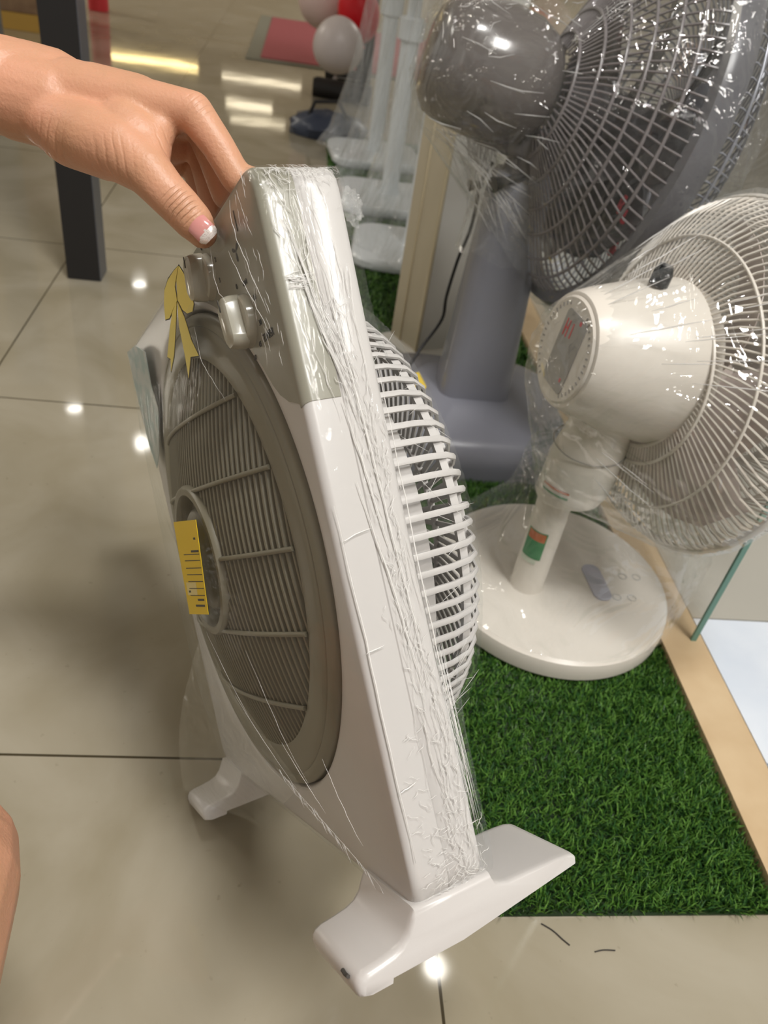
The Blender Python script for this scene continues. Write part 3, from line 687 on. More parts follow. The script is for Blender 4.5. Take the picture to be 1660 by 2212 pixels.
m.build('red_lettering', mat('bright_red_print', (.85, .03, .07, 1), .4), gf, smooth=0)
pts = []
for k in range(40):
    a = 2*PI*k/40; pts += [T @ Vector((.262*math.cos(a), .262*math.sin(a), -.01)), T @ Vector((.25*math.cos(a), .25*math.sin(a), .065))]
for k in range(16):
    a = 2*PI*k/16; pts += [T @ Vector((.088*math.cos(a), .088*math.sin(a), -.27)), T @ Vector((.05*math.cos(a), .05*math.sin(a), -.295))]
F_bag = film('clear_bag', base=.05, edge=.22, scale=(14, 14, 14), bump=1, crease=.35, lo=.72, hi=1.0, rough=.06, haze=.25, dist=.02)
hull('plastic_bag', pts, F_bag, gf, 2, .006)
# twisted film skirt gathered round the pole top
m = MB(); loops = []; rs = random.Random(4)
for z, r in ((.46, .11), (.43, .075), (.40, .062), (.36, .066), (.32, .070)): loops.append([Vector(((r*(1 + rs.uniform(-.1, .1)))*math.cos(2*PI*k/28), (r*(.85 + rs.uniform(-.1, .1)))*math.sin(2*PI*k/28), z + rs.uniform(-.006, .006))) for k in range(28)])
m.loft(loops, cap0=False, cap1=False); sk = m.build('bag_skirt', F_bag, gf, smooth=180)
m = MB()
for k in range(46):
    a = rs.uniform(2.2, 5.2); p0 = T @ Vector((.088*math.cos(a), .088*math.sin(a), -.27 + rs.random()*.12)); a1 = a + rs.uniform(-.6, .6); p1 = Vector((.066*math.cos(a1), .06*math.sin(a1), rs.uniform(.36, .44)))
    mid = (p0+p1)/2 + Vector((rs.uniform(-.01, .01),)*3); m.tube([p0, p0.lerp(mid, .5), mid, mid.lerp(p1, .5), p1], [.0003, .0007, .0008, .0007, .0003], 5)
for k in range(30):
    a = rs.uniform(0, 2*PI); h = -.27 + rs.random()*.14; p = T @ Vector((.090*math.cos(a), .090*math.sin(a), h)); d = (T.to_3x3() @ Vector((rs.uniform(-.3, .3), rs.uniform(-.3, .3), 1))).normalized()
    m.tube([p, p + d*.02 + Vector((rs.uniform(-.002, .002),)*3), p + d*.045], [.0003, .0008, .0003], 5)
for k in range(150):
    a = rs.gauss(PI*.42, .55); h = -.285 + rs.random()*.22; rad = .090 + max(0, h + .27)*.62; p = T @ Vector((rad*math.cos(a), rad*math.sin(a), h)); d = (T.to_3x3() @ Vector((rs.uniform(-.8, .8), rs.uniform(.1, .5), rs.uniform(-.3, 1)))).normalized(); L0 = rs.uniform(.008, .035)
    m.tube([p, p + d*L0*.5 + Vector((rs.uniform(-.003, .003), 0, rs.uniform(-.003, .003))), p + d*L0], [.0003, .0007, .0003], 5)
M_fold_glint = mat('soft_film_fold_and_glint', (.72, .71, .70, 1), .15, coat=.5); M_fold_glint.node_tree.nodes['Principled BSDF'].inputs['Alpha'].default_value = .55
tag(m.build('bag_folds_and_glints', M_fold_glint, sk, smooth=180), kind='stuff')
# power cord with tag
m = MB(); cpts = [px(1065, 350, 1.16), px(1050, 375, 1.17), px(1035, 400, 1.18), px(1030, 440, 1.19), px(1015, 500, 1.22), px(990, 560, 1.25), px(965, 640, 1.28), px(955, 690, 1.30), px(915, 745, 1.31), px(885, 790, 1.31), px(872, 820, 1.33)]
def spline(P, n=6):
    out = []
    for i in range(len(P)-1):
        p0, p1, p2, p3 = P[max(0, i-1)], P[i], P[i+1], P[min(len(P)-1, i+2)]
        for k in range(n):
            t = k/n; out.append(.5*((2*p1) + (p2-p0)*t + (2*p0-5*p1+4*p2-p3)*t*t + (3*p1-p0-3*p2+p3)*t**3))
    return out + [P[-1]]
gi = gf.matrix_world.inverted()
m.tube([gi @ p for p in spline(cpts)], .0028, 8); co = m.build('power_cord', M_black, gf, smooth=60)
m = MB(); a = gi @ px(1012, 400, 1.165); b = gi @ px(1045, 400, 1.165); m.tube([a, b], [.009, .0035], 12); m.build('plug', M_black, co)
m = MB(); q = [gi @ px(u, v, d) for u, v, d in ((866, 818, 1.30), (905, 803, 1.31), (922, 835, 1.30), (900, 868, 1.285))]; nn = (q[1]-q[0]).cross(q[3]-q[0]).normalized()*.0006
m.add(q + [p + nn for p in q], [(0,1,2,3), (7,6,5,4), (0,1,5,4), (1,2,6,5), (2,3,7,6), (3,0,4,7)]); o = m.build('hang_tag', M_yellow, gf, smooth=0); tag(o, 'yellow paper tag on the cord')

# white stand fan
WB = Vector((.333, .725, 0)); wf = empty('stand_fan', Matrix.Translation(WB))
tag(wf, 'short white stand fan in a clear bag on a round base, at the right', 'stand fan')
bc = Vector((.040, .020, 0))
m = MB(); m.lathe([(.150, .010), (.1555, .014), (.1565, .030), (.1545, .038), (.1500, .0415), (.02, .0425)], 96, 0, Matrix.Translation(bc)); wb = m.build('base', M_white2, wf, smooth=35)
def onbase(u, v, z=.0428): 
    r = (CAM_R @ Vector(((u-830)/FPX, (v-1106)/FPX, 1))); p = CAM_P + r*((z - CAM_P.z)/r.z); return p - WB
c = onbase(1289, 1258); d = (onbase(1309, 1300) - onbase(1272, 1222)); L = d.length/2; d.normalize(); e = Vector((-d.y, d.x, 0))
m = MB(); vs = []
for (x, y) in rrect(L*1.0, .0125, .0120, 8): vs.append(c + d*x + e*y)
n = len(vs); m.add(vs + [v + Vector((0, 0, .0012)) for v in vs], [tuple(range(n, 2*n))] + [(k, (k+1) % n, n+(k+1) % n, n+k) for k in range(n)]); m.build('control_pad', M_lilac, wb, smooth=30)
M_pp = mat('pale_print', (.45, .46, .45, 1), .5)
for u, v in ((1345, 1245), (1375, 1247), (1333, 1290), (1366, 1292)):
    c = onbase(u, v); m = MB(); m.tube([c + Vector((.0055*math.cos(2*PI*k/20), .0055*math.sin(2*PI*k/20), .0002)) for k in range(20)], .0004, 4, closed=True); m.build('touch_symbol', M_pp, wb)
m = MB(); m.tube([(0, 0, .040), (0, 0, .046), (0, 0, .19)], [.0235, .0215, .0212], 32); pl = m.build('pole', M_white2, wf, smooth=50)
def wrapband(z0, z1, a0, a1, rad, mtl, name, par):
    m = MB(); n = 12; vs = []
    for z in (z0, z1):
        for k in range(n+1): a = math.radians(a0 + (a1-a0)*k/n); vs.append((rad*math.cos(a), rad*math.sin(a), z))
    m.add(vs, [(k, k+1, n+2+k, n+1+k) for k in range(n)]); return m.build(name, mtl, par, smooth=60)
lb = wrapband(.100, .142, 190, 262, .0218, M_green, 'spec_label', pl); tag(lb, 'green and orange label')
wrapband(.128, .1405, 195, 258, .0219, M_orange, 'label_stripe', lb); wrapband(.092, .0995, 192, 250, .0218, mat('pale_label_foot', (.6, .66, .55, 1), .5), 'label_foot', lb)
m = MB(); loops = []
for z, rx, ry, ox in ((.185, .024, .024, 0), (.192, .040, .036, .012), (.205, .042, .038, .016), (.245, .042, .038, .018), (.262, .040, .036, .020), (.285, .036, .034, .022), (.305, .040, .036, .025)):
    loops.append([Vector((ox + rx*math.cos(2*PI*k/32), ry*math.sin(2*PI*k/32), z)) for k in range(32)])
m.loft(loops); cl = m.build('collar', M_white2, wf, smooth=45)
m = MB(); m.tube([Vector((.018 + .0425*math.cos(a), .0385*math.sin(a), .262 + .004*math.sin(a))) for a in [2*PI*k/40 for k in range(40)]], .0008, 5, closed=True); m.build('joint_line', M_seam, cl)
for k, z in enumerate((.205, .212)):
    m = MB(); vs = []
    for zz in (z, z+.003):
        for q in range(9): a = math.radians(195 + 50*q/8); vs.append((.016 + .0426*math.cos(a), .0386*math.sin(a), zz))
    m.add(vs, [(q, q+1, 10+q, 9+q) for q in range(8)]); m.build('label_line', (M_green, M_orange)[k], cl)
WC = Vector((.458, .747, .344)); T = rel(wf, frame(WC, math.radians(9), math.radians(-6))); T0 = T; T = T @ Matrix.Translation((0, .014, 0))
m = MB(); m.lathe([(.0555, -.176), (.0590, -.175), (.0615, -.170), (.067, -.155), (.077, -.120), (.084, -.090), (.088, -.066), (.082, -.046), (.06, -.040)], 64, 0, T, sx=1.0); hs = m.build('motor_housing', M_white2, wf, smooth=40)
m = MB(); m.lathe([(.0553, -.1764), (.0530, -.1785), (.0005, -.1786)], 64, 0, T); dp = m.build('display_cap', M_white2, wf, smooth=30)
def capbox(m, x0, y0, x1, y1, h=-.1788, th=.0006, mi=0): m.box((x0, y0, h-th), (x1, y1, h), mi, T)
m = MB(); vs = []
for h in (-.1787, -.1796): vs.append([T @ Vector((x, y, h)) for x, y in rrect(.022, .040, .006, 6, 0.004, 0)])
m.loft(vs); scn = m.build('display_screen', M_screen, dp, smooth=30)
m = MB()
for k in range(44):
    a = 2*PI*k/44
    if not (-.9 < math.sin(a) < .95): continue
    R1 = T @ Matrix.Rotation(a, 4, 'Z'); m.box((.0455, -.0009, -.1791), (.0495, .0009, -.1786), 0, R1)
m.build('tick_marks', mat('tick_grey', (.3, .28, .26, 1), .5), dp, smooth=0)
for (x0, y0, x1, y1) in ((-.012, .012, -.010, .030), (-.006, .012, -.004, .030), (-.010, .020, -.006, .022), (.002, .014, .004, .030), (.012, .033, .016, .037), (.016, -.028, .019, -.024)):
    m = MB(); capbox(m, x0, y0, x1, y1, -.1797, .0003); m.build('display_mark', M_red, scn, smooth=0)
m = MB(); c = T @ Vector((0, .086, -.105)); up_ = (T.to_3x3() @ Vector((0, 1, 0))).normalized()
m.tube([c - up_*.004, c + up_*.008, c + up_*.016], [.010, .010, .007], 20); m.build('swing_knob', mat('chrome_black_knob', (.03, .035, .04, 1), .08, metal=.6), hs)
T = T0
m = MB(); prof = [(.078, -.066), (.10, -.064), (.125, -.058), (.15, -.048), (.172, -.034), (.186, -.016), (.190, 0)]
guard(m, T, prof, 110, .0013, .55, 5); hoopz(m, T, .079, -.067, .0025); hoopz(m, T, .098, -.0655, .002); hoopz(m, T, .145, -.0515, .0016); hoopz(m, T, .190, 0, .0045); m.build('rear_guard', M_white2, wf, smooth=60)
m = MB(); prof = [(.190, .004), (.186, .022), (.168, .042), (.13, .058), (.08, .066), (.035, .068)]; guard(m, T, prof, 110, .0012, -.5, 5); hoopz(m, T, .12, .061, .0016); m.lathe([(.036, .066), (.036, .072), (.0005, .073)], 32, 0, T); m.build('front_guard', M_white2, wf, smooth=60)
m = MB(); blades(m, T, .165, 5, -.006, .06); m.lathe([(.03, -.05), (.033, -.02), (.03, .02), (.0005, .028)], 32, 0, T); m.build('blades', mat('milky_blade', (.50, .43, .39, 1), .3), wf, smooth=50)
pts = []
for k in range(44):
    a = 2*PI*k/44; pts += [T @ Vector((.200*math.cos(a), .200*math.sin(a), 0)), T @ Vector((.17*math.cos(a), .17*math.sin(a), .06)), T @ Vector((.062*math.cos(a), .062*math.sin(a), -.184))]
for k in range(12): a = 2*PI*k/12; pts.append(Vector((.015 + .045*math.cos(a), .041*math.sin(a), .20)))
F_bag2 = film('clear_bag_thin', base=.06, edge=.26, scale=(7, 7, 7), bump=.9, crease=.22, lo=.85, hi=1.1, rough=.05, haze=.22, dist=.03)
hull('plastic_bag', pts, F_bag2, wf, 3, .003, 2)
m = MB(); rs = random.Random(8); loops = []   # open lower part of the bag, flaring over the base
for q, (z, cx, cy, rx, ry) in enumerate(((.25, .050, .005, .092, .062), (.215, .062, .010, .104, .085), (.17, .078, .016, .120, .110), (.12, .082, .022, .135, .130), (.08, .064, .027, .148, .147), (.046, .045, .030, .166, .166))):
    loops.append([Vector((cx + rx*(1 + .07*math.sin(5*2*PI*k/48 + q)*(q < 5))*math.cos(2*PI*k/48), cy + ry*math.sin(2*PI*k/48)*(1 + .06*math.cos(7*2*PI*k/48 + q*.7)*(q < 5)), z)) for k in range(48)])
m.loft(loops, cap0=False, cap1=False); m.build('bag_skirt', F_bag2, wf, smooth=180)

m = MB(); rs = random.Random(14)  # pale bag folds; the upper ones stand in for a lamp's reflected streak
for k in range(26):
    a = rs.uniform(.3, 2.2) if k < 16 else rs.uniform(3.3, 6.0); f0 = rs.random()*.6; f1 = min(1, f0 + rs.uniform(.15, .5)); P0 = Vector((.0645*math.cos(a), .0645*math.sin(a), -.180)); P1 = Vector((.200*math.cos(a+.1), .200*math.sin(a+.1), -.004))
    m.tube([T @ (P0.lerp(P1, f0 + (f1-f0)*q/5) + Vector((0, 0, rs.uniform(-.001, .001)))) for q in range(6)], [.0002, .0005, .0007, .0006, .0004, .0002], 5)
tag(m.build('bag_folds_and_glints', M_fold_glint, wf, smooth=180), kind='stuff')

# wrapped white stand fans in a row behind
def row_fan(x, y, s, label, rot=0, first=None):
    r = empty('stand_fan', Matrix.Translation((x, y, 0)) @ Matrix.Rotation(rot, 4, 'Z')); tag(r, label, 'stand fan', 'white stand fans standing in a row on the grass')
    if first:
        for ch in first.children:
            c = ch.copy(); COL.objects.link(c); c.parent = r
            for g in ch.children: d = g.copy(); COL.objects.link(d); d.parent = c
        return r
    m = MB(); m.loft([[Vector((a, b, z)) for a, b in rrect(.150*k, .135*k, .06*k, 10)] for k, z in ((.97, .010), (1, .016), (1, .030), (.97, .036), (.3, .040))]); m.build('base', M_bwhite, r, smooth=35)
    m = MB(); m.tube([(0, 0, .038), (0, 0, .06), (0, 0, .45), (0, 0, .452), (0, 0, .8)], [.030, .024, .024, .018, .018], 20); m.build('pole', M_bwhite, r, smooth=50)
    m = MB(); m.lathe([(.024, .42), (.034, .425), (.034, .47), (.024, .475)], 24); m.build('height_collar', M_bwhite, r, smooth=40)
    T = frame((.10, 0, 1.0), 0, 0); m = MB(); m.lathe([(.05, -.16), (.065, -.14), (.07, -.06), (.04, -.04)], 32, 0, T); m.tube([(0, 0, .8), (0, 0, .94)], .022, 12); m.build('motor_housing', M_bwhite, r, smooth=40)
    m = MB(); guard(m, T, [(.06, -.05), (.12, -.045), (.17, -.03), (.19, 0), (.17, .03), (.12, .05), (.04, .055)], 60, .0015, .3, 4); hoopz(m, T, .19, 0, .004); m.build('guard', M_bwhite, r, smooth=60)
    m = MB(); blades(m, T, .16, 5, 0, .05); m.build('blades', M_bwhite, r)
    m = MB(); rs = random.Random(21); loops = []
    for q, (z, rad) in enumerate(((.78, .05), (.6, .055), (.45, .07), (.3, .085), (.18, .11), (.09, .135), (.04, .160))): loops.append([Vector((rad*(1 + .22*math.sin(4*2*PI*k/40 + q*.4) + rs.uniform(-.05, .05))*math.cos(2*PI*k/40), rad*(1 + .2*math.cos(5*2*PI*k/40 + q*.3))*math.sin(2*PI*k/40), z)) for k in range(40)])
    m.loft(loops, cap0=False, cap1=False); m.build('plastic_bag', film('far_bag', base=.10, edge=.30, tint=(.88, .92, .97), scale=(16, 16, 3), bump=1, crease=.45, lo=.6, hi=.95, rough=.09, haze=.4, dist=.03), r, smooth=180)
    return r
rf = row_fan(.270, 2.33, 1, 'wrapped white stand fan in the row of three, middle one')
row_fan(.255, 2.78, 1, 'wrapped white stand fan in the row of three, farthest back', .1, rf)
row_fan(.300, 1.93, 1, 'wrapped white stand fan in the row of three, nearest one', -.1, rf)

# tall cream tower
def fl(u, v, z=0):
    r = (CAM_R @ Vector(((u-830)/FPX, (v-1106)/FPX, 1))); p = CAM_P + r*((z - CAM_P.z)/r.z); return p
a, b, c = fl(840, 752), fl(892, 792), fl(978, 786); d = a + (c - b)
tw = empty('tower_fan', Matrix.Translation((a+c)/2)); tag(tw, 'tall cream and pale grey column-shaped unit behind the dark grey stand fan', 'tower fan')
o_ = (a+c)/2; Q = [p - o_ for p in (a, b, c, d)]
def inset(k, z): 
    cc = sum(Q, Vector())/4; return [cc + (p-cc)*k + Vector((0, 0, z)) for p in Q]
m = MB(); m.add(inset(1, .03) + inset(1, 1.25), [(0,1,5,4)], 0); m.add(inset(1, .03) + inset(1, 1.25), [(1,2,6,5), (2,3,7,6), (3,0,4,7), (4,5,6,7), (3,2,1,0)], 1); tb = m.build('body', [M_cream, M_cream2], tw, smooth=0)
m = MB(); m.tube([Q[1] + Vector((0, 0, .03)), Q[1] + Vector((0, 0, 1.25))], .0035, 8); m.tube([Q[0].lerp(Q[1], .35) + Vector((0, -.001, .03)), Q[0].lerp(Q[1], .35) + Vector((0, -.001, 1.25))], .0022, 8); m.build('edge_trim', mat('glossy_cream_edge', (.62, .54, .38, 1), .15), tw, smooth=60)
m = MB(); m.loft([inset(1.35, .012), inset(1.35, .026), inset(1.1, .034)]); m.build('base', M_cream2, tw, smooth=30)

# ------------------------------------------------------------------ things further away
def post(p0, p1, label, w0, w1, top, m1, m2):
    x0, y0 = p0; x1, y1 = p1
    m = MB(); m.box((x0, y0, .001), (x1, y1, top), 0); m.box((x1, y0+.001, .001), (x1+.0015, y1, top), 1)  # lighter slab on the right face: light falling there put into the colour
    o = m.build('metal_post', [m1, m2], smooth=0); tag(o, label, 'post'); return o
post((-.452, 1.612), (-.387, 1.672), 'square black metal post behind the hand', 0, 0, 1.6, M_black, mat('lit_side_slate', (.10, .105, .12, 1), .4))
q = fl(0, 118); m = MB(); m.box((q.x-.13, q.y, .001), (q.x+.0, q.y+.08, 1.5)); o = m.build('metal_post', mat('grey_metal', (.12, .13, .14, 1), .4), smooth=0); tag(o, 'grey metal post at the upper left edge beside the wooden cabinet', 'post')
m = MB(); a = fl(15, 62); b = fl(130, 66)
cab = empty('wooden_cabinet', Matrix.Translation((a.x, a.y, 0))); tag(cab, 'brown wooden cabinet with yellow plinth at the upper left, behind the black post', 'cabinet')
M_cab = mat('brown_wood', (.17, .10, .055, 1), .4, noise=(22, (.23, .145, .08, 1), .35, .65))
m.box((-.5, 0, .07), (b.x-a.x, .5, .8)); m.build('body', M_cab, cab, smooth=0)
m = MB(); m.box((-.5, -.006, .001), (b.x-a.x+.004, .5, .068)); m.build('plinth', mat('yellow_plinth', (.42, .25, .05, 1), .4), cab, smooth=0)
m = MB()
for z in (.25, .43, .61): m.box((-.49, -.003, z), (b.x-a.x-.01, .0, z+.008))
m.build('drawer_lines', mat('dark_gap', (.04, .025, .015, 1), .6), cab, smooth=0)
q = fl(222, 24); m = MB(); m.lathe([(.05, .001), (.052, .01), (.048, .25), (.03, .27)], 32, 0, Matrix.Translation((q.x-.02, q.y, 0))); o = m.build('red_canister', M_red, smooth=40); tag(o, 'red cylinder on the floor just right of the black post', 'canister')
# mat
a = fl(597, 42); b = fl(563, 128)
x0, y0, y1 = b.x, b.y, a.y
M_mat = mat('red_mat_fibre', (.36, .085, .09, 1), .9, bump=(300, .6, .004)); M_matb = mat('mat_rubber_border', (.22, .21, .16, 1), .7)
m = MB(); m.box((x0-.07, y0-.04, .001), (x0+1.0, y1+.05, .006), 0); dm = m.build('door_mat', M_matb, smooth=0); tag(dm, 'dusty red floor mat with grey-green border lying far back', 'mat')
m = MB(); m.box((x0, y0, .0055), (x0+.95, y1, .011)); m.build('red_pile', M_mat, dm, smooth=0)
# wheeled black stand and balloons
st = empty('display_stand', Matrix.Translation(fl(735, 190))); tag(st, 'black wheeled stand frame behind the balloons', 'stand'); si = st.matrix_world.inverted()
a = si @ fl(682, 186, .035); b = si @ fl(800, 208, .035); m = MB(); m.tube([a, b], .042, 12, flat=.9); m.build('base_bar', M_black, st); m = MB(); m.tube([a + Vector((.05, .35, .0)), b + Vector((.0, .35, .0))], .028, 12); m.build('base_bar', M_black, st)
m = MB(); m.tube([a + Vector((-.012, 0, -.002)), a + Vector((.014, 0, -.002))], .034, 16); m.build('wheel', M_black, st)
m = MB(); m.tube([b + Vector((-.03, .12, 0)), b + Vector((-.03, .12, 1.0))], .034, 10); m.tube([b + Vector((-.03, .12, .15)), b + Vector((-.16, .2, .62))], .012, 8); m.build('frame', M_black, st)
def balloon(u, v, d, rad, col, label, stretch=1.02, rot=0):
    p = px(u, v, d); e = empty('balloon', Matrix.Translation(p) @ Matrix.Rotation(rot, 4, 'Y')); tag(e, label, 'balloon', 'balloons by the black wheeled stand')
    mt = mat('balloon_' + label.split()[0], col, .38, spec=.4)
    prof = []
    for k in range(1, 28):
        t = PI*k/28; prof.append((rad*math.sin(t)*(1 - .06*math.cos(t)), -rad*stretch*math.cos(t)))
    m = MB(); m.lathe(prof, 40, 0, Matrix.Scale(-1, 4, (0, 0, 1))); m.build('body', mt, e, smooth=180)
    m = MB(); m.lathe([(.004, -rad*stretch-.008), (.010, -rad*stretch-.016), (.002, -rad*stretch-.003)], 16, 0, Matrix.Identity(4)); m.build('knot', mt, e)
    ei = e.matrix_world.inverted(); m = MB(); q1 = st.matrix_world @ (b + Vector((-.03, .12, .03))); q0 = e.matrix_world @ Vector((0, 0, -rad*stretch-.01)); m.tube([ei @ q0, ei @ q0.lerp(q1, .5), ei @ q1], .0012, 5); m.build('string', M_white, e)
balloon(731, 98, 3.0, .096, (.56, .50, .49, 1), 'greyish white round balloon hanging lowest')
balloon(708, -6, 3.25, .120, (.66, .50, .47, 1), 'pinkish white balloon cut by the top edge of the photo')
balloon(775, 25, 3.1, .082, (.62, .004, .012, 1), 'bright red balloon right of the pale ones', 1.35, -.25)
# folded bag
e = empty('folded_bag', Matrix.Translation(fl(706, 292))); tag(e, 'dark blue folded bag lying on the floor below the black stand', 'bag')
m = MB(); rs = random.Random(6); loops = []
for q, (z, k) in enumerate(((.002, 1), (.03, 1.05), (.055, .9), (.07, .55), (.078, .2))): loops.append([Vector((.13*k*math.cos(2*PI*j/26)*(1+rs.uniform(-.1, .1)), .10*k*math.sin(2*PI*j/26)*(1+rs.uniform(-.12, .12)), z + rs.uniform(-.006, .006)*(q > 0))) for j in range(26)])
m.loft(loops); m.build('body', mat('navy_fabric', (.035, .045, .075, 1), .35), e, smooth=50)
m = MB(); m.tube([(-.07, -.02, .06), (-.05, -.03, .11), (.03, -.03, .12), (.07, -.02, .06)], .007, 8); m.build('handle', M_black, e)
# hair-like threads on the floor
for u0, pts_ in ((0, ((1170, 1995), (1195, 2010), (1215, 2028), (1232, 2042))), (1, ((1286, 2056), (1305, 2052), (1330, 2053)))):
    m = MB(); m.tube(spline([fl(u, v, .001) for u, v in pts_]), .0006, 5); o = m.build('loose_thread', M_ink, smooth=60)
    tag(o, ('dark curved thread on the tiles just in front of the grass edge', 'short dark fibre on the tiles right of the curved thread')[u0], 'thread', 'dark threads on the floor')

# ------------------------------------------------------------------ ceiling downlights and distant shop lights
EM1 = emis('downlight_glow', (1, .96, .88), 26); EM2 = emis('warm_led', (1, .74, .30), 9); EM3 = emis('warm_sign', (1, .86, .6), 5)
def downlight(x, y, r, mtl, label, sx=1):
    e = empty('ceiling_light', Matrix.Translation((x, y, 3.2))); tag(e, label, 'ceiling light', 'round ceiling downlights')
    m = MB(); m.lathe([(r*1.25, 0), (r*1.25, -.012), (r*1.02, -.014), (r, -.004)], 32, 0, cap0=False, cap1=False, sx=sx); m.build('rim', M_white, e)
    m = MB(); m.lathe([(r, -.008), (.001, -.008)], 32, 0, cap0=False, cap1=False, sx=sx); m.build('diffuser', mtl, e, smooth=0)
for x, y, r in ((-1.68, 8.82, .07), (-1.12, 5.62, .06), (-1.78, 6.09, .06), (.90, 1.50, .055), (2.03, 1.53, .055), (-.14, 1.88, .045), (-2.6, .9, .06), (.6, -1.6, .06), (-.6, -1.2, .06), (-2.9, 3.6, .07), (3.0, 4.4, .07), (.9, 4.6, .07)):
    downlight(x, y, r, EM1, 'round white ceiling downlight')
def lamp(name, x0, x1, z0, z1, y, mtl, label, cat):
    m = MB(); m.box((x0, y, z0), (x1, y+.05, z1)); o = m.build(name, mtl, smooth=0); tag(o, label, cat)
lamp('led_strip', -2.05, -1.08, 1.0, 1.035, 9.4, EM2, 'long warm yellow LED strip light on the far shop front', 'strip light')
lamp('lit_sign', -.85, -.0, 1.09, 1.115, 9.6, EM3, 'warm lit line on the far shop front, lowest of three', 'lit sign')
lamp('lit_sign', -.80, -.30, 1.34, 1.375, 9.6, EM3, 'warm lit block on the far shop front, middle of three', 'lit sign')
lamp('lit_sign', -.75, -.15, 1.50, 1.52, 9.6, EM3, 'warm lit line on the far shop front, topmost of three', 'lit sign')

# ------------------------------------------------------------------ person (left hand holding the fan, left knee)
def L(x, y, z): return FM @ Vector((x, y, z))
def capsule(m, a, b, ra, rb, n=20):
    a, b = Vector(a), Vector(b); d = (b-a); Ln = d.length; t = d/Ln if Ln > 1e-7 else Vector((0, 0, 1))
    prof = [(ra*math.cos(q), -ra*math.sin(q)) for q in (PI/2*.98, PI/3, PI/6, 0)] + [(rb*math.cos(q), Ln + rb*math.sin(q)) for q in (0, PI/6, PI/3, PI/2*.98)]
    M = t.to_track_quat('Z', 'Y').to_matrix().to_4x4(); M.translation = a
    m.lathe(prof, n, 0, M)
def chain(m, pts):
    for (p, r), (q, s) in zip(pts, pts[1:]): capsule(m, p, q, r, s)
def W(u, v, d, r): return (px(u, v, d), r)
def remesh(m, voxel, it, name, mtl, k=.5):
    me = bpy.data.meshes.new('t'); me.from_pydata(m.v, [], m.f); ob = bpy.data.objects.new('t', me); COL.objects.link(ob)
    bm = bmesh.new(); bm.from_mesh(me); bmesh.ops.recalc_face_normals(bm, faces=bm.faces); bm.to_mesh(me); bm.free()
    md = ob.modifiers.new('r', 'REMESH'); md.mode = 'VOXEL'; md.voxel_size = voxel; md.use_smooth_shade = True
    s = ob.modifiers.new('s', 'SMOOTH'); s.iterations = it; s.factor = k
    dg = bpy.context.evaluated_depsgraph_get(); me2 = bpy.data.meshes.new_from_object(ob.evaluated_get(dg)); bpy.data.objects.remove(ob)
    me2.name = name; me2.materials.clear(); me2.materials.append(mtl)
    for p in me2.polygons: p.use_smooth = True
    o = bpy.data.objects.new(name, me2); COL.objects.link(o); return o

m = MB()
wrist = W(118, 212, .500, .0285)
elbow = (Vector((-.50, .16, .64)), .040); shoulder = (Vector((-.26, -.38, .92)), .050)
chain(m, [wrist, W(40, 190, .495, .0280), W(-90, 172, .480, .0300), elbow, shoulder])
chain(m, [W(128, 232, .492, .0260), W(30, 205, .490, .0262)])
# metacarpals
idx = W(418, 241, .478, .0118); mid = W(432, 262, .497, .0115); rng = W(432, 300, .517, .011); pky = W(418, 340, .535, .010)
for k, (kn, off) in enumerate(((idx, (150, 205, .490)), (mid, (150, 222, .500)), (rng, (150, 245, .512)), (pky, (150, 262, .520)))):
    chain(m, [W(*off, .021), W((off[0]*.45 + (kn[0] is None or 418)*.55), (off[1]*.45 + (241, 262, 300, 340)[k]*.55), (off[2]*.45 + (.478, .497, .517, .535)[k]*.55), .0158), kn])
chain(m, [W(300, 235, .486, .0170), W(385, 240, .481, .0128), idx])
chain(m, [W(200, 215, .49, .021), W(300, 222, .487, .0165)])
# thumb and its ball
chain(m, [W(110, 262, .485, .0180), W(200, 300, .478, .0205), W(262, 325, .474, .0190), W(318, 368, .470, .0148), W(356, 412, .470, .0130), W(392, 449, .472, .0124), W(420, 480, .475, .0118), W(437, 503, .478, .0095)])
chain(m, [W(150, 290, .482, .019), W(245, 322, .478, .019)])
chain(m, [W(318, 350, .472, .0135), W(330, 300, .478, .012), W(352, 262, .481, .0105)])   # web
chain(m, [W(300, 300, .478, .017), W(270, 280, .480, .018)])
# palm below the web
chain(m, [W(250, 290, .505, .018), W(380, 310, .515, .0125)]); chain(m, [W(250, 310, .515, .017), W(375, 345, .530, .011)])
# fingers over the top edge, hooked behind it
def finger(kn, x, r, zt, extra=0):
    chain(m, [kn, (kn[0].lerp(L(x, -.006, zt), .55) + Vector((0, 0, .002)), r*1.02), (L(x, -.006, zt), r*.98), (L(x, .018, .2225), r*.92), (L(x, .0370, .2100), r*.88), (L(x-.002, .0390, .188), r*.74)])
finger(idx, .132, .0100, .2290); finger(mid, .1100, .0106, .2290); finger(rng, .0860, .0108, .2290); finger(pky, .0635, .0090, .2270)
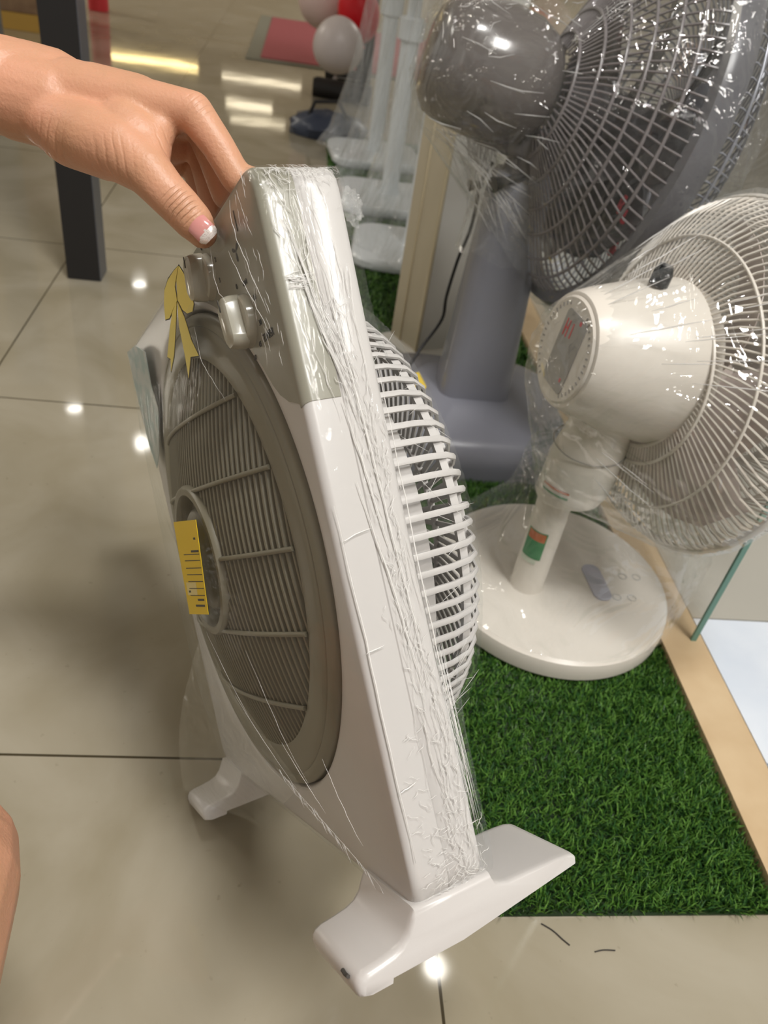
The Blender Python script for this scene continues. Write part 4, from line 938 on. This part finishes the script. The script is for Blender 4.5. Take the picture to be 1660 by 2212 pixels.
# torso, head, leg out of frame
chain(m, [shoulder, (Vector((-.08, -.42, .98)), .060), (Vector((.08, -.42, .98)), .060), (Vector((.22, -.42, .93)), .050), (Vector((.30, -.30, .68)), .040), (Vector((.17, -.16, .66)), .030)])
chain(m, [(Vector((0, -.44, .92)), .115), (Vector((0, -.46, .70)), .115), (Vector((0, -.48, .50)), .120), (Vector((0, -.48, .36)), .140)])
chain(m, [(Vector((0, -.42, 1.0)), .052), (Vector((0, -.40, 1.10)), .050), (Vector((0, -.37, 1.17)), .078), (Vector((0, -.38, 1.22)), .088)])
KN = px(-192, 1905, .44)
chain(m, [(Vector((-.09, -.46, .32)), .095), (Vector((-.16, -.15, .33)), .078), (KN, .0575)]); chain(m, [(KN, .0560), (Vector((-.33, -.02, .14)), .050), (Vector((-.34, -.12, .06)), .032), (Vector((-.32, .02, .025)), .022)])
chain(m, [(Vector((.09, -.46, .32)), .095), (Vector((.26, -.18, .34)), .078), (Vector((.34, -.05, .30)), .060), (Vector((.34, -.22, .10)), .046), (Vector((.34, -.28, .055)), .032), (Vector((.35, -.12, .025)), .022)])
person = remesh(m, .0017, 5, 'person', M_skin)
tag(person, 'person reaching in from the left, hand gripping the box fan, bare knee at lower left', 'person')
# thumbnail
def nail(u, v, d, du, dv, Ln, Wd, lift, name, tipfrac=.34):
    c = px(u, v, d); a = (px(u+du, v+dv, d) - c).normalized(); view = (CAM_P - c).normalized(); s = a.cross(view).normalized(); nrm = s.cross(a).normalized()
    if nrm.dot(view) < 0: nrm = -nrm
    nrm = (nrm + s*lift[1]).normalized(); s = nrm.cross(a).normalized()
    m = MB(); NU, NV = 12, 16; vs = []
    for i in range(NV+1):
        f = i/NV; wv = Wd*(1 - .45*max(0, .18-f)/.18*.9 - .5*max(0, f-.85)/.15*.55)
        for j in range(NU+1):
            g = j/NU*2-1; ph = g*1.05; e = -.0012*(g*g)*(f > .5)*(2*f-1)
            vs.append(c + a*((f-.5)*Ln + e) + s*(math.sin(ph)/math.sin(1.05)*wv) + nrm*(lift[0] + (math.cos(ph)-1)*Wd*.75 - .0016*(f-.4)**2*4))
    fs = []; mi = []
    for i in range(NV):
        for j in range(NU): fs.append((i*(NU+1)+j, i*(NU+1)+j+1, (i+1)*(NU+1)+j+1, (i+1)*(NU+1)+j)); mi.append(1 if i/NV > 1-tipfrac + .10*abs(j/NU*2-1) - .05 else 0)
    m.add(vs, fs); m.m = mi; o = m.build(name, [M_nail, M_nailtip], person, smooth=180); return o
tn = nail(437, 495, .4665, 10, 10, .0165, .0066, (.0028, 0), 'thumbnail'); tag(tn, 'pink thumbnail with a glittery white tip')
# clothes out of the frame: shirt and shorts
m = MB(); chain(m, [(Vector((-.25, -.39, .92)), .062), (Vector((0, -.43, .97)), .075), (Vector((.21, -.43, .93)), .062)]); chain(m, [(Vector((-.25, -.39, .92)), .064), (Vector((-.35, -.20, .83)), .060)]); chain(m, [(Vector((.21, -.43, .93)), .064), (Vector((.27, -.35, .80)), .058)])
chain(m, [(Vector((0, -.44, .92)), .128), (Vector((0, -.46, .70)), .128), (Vector((0, -.48, .42)), .140)]); sh = remesh(m, .006, 3, 'shirt', mat('grey_shirt', (.30, .30, .31, 1), .9)); sh.parent = person
m = MB(); chain(m, [(Vector((0, -.48, .40)), .150), (Vector((0, -.48, .33)), .152)]); chain(m, [(Vector((-.09, -.46, .32)), .108), (Vector((-.14, -.24, .328)), .095)]); chain(m, [(Vector((.09, -.46, .32)), .108), (Vector((.22, -.26, .335)), .095)]); sh = remesh(m, .006, 3, 'shorts', mat('dark_shorts', (.04, .045, .07, 1), .9)); sh.parent = person
m = MB(); chain(m, [(Vector((0, -.405, 1.17)), .088), (Vector((0, -.40, 1.24)), .092)]); sh = remesh(m, .006, 3, 'hair', mat('black_hair', (.02, .016, .014, 1), .5)); sh.parent = person
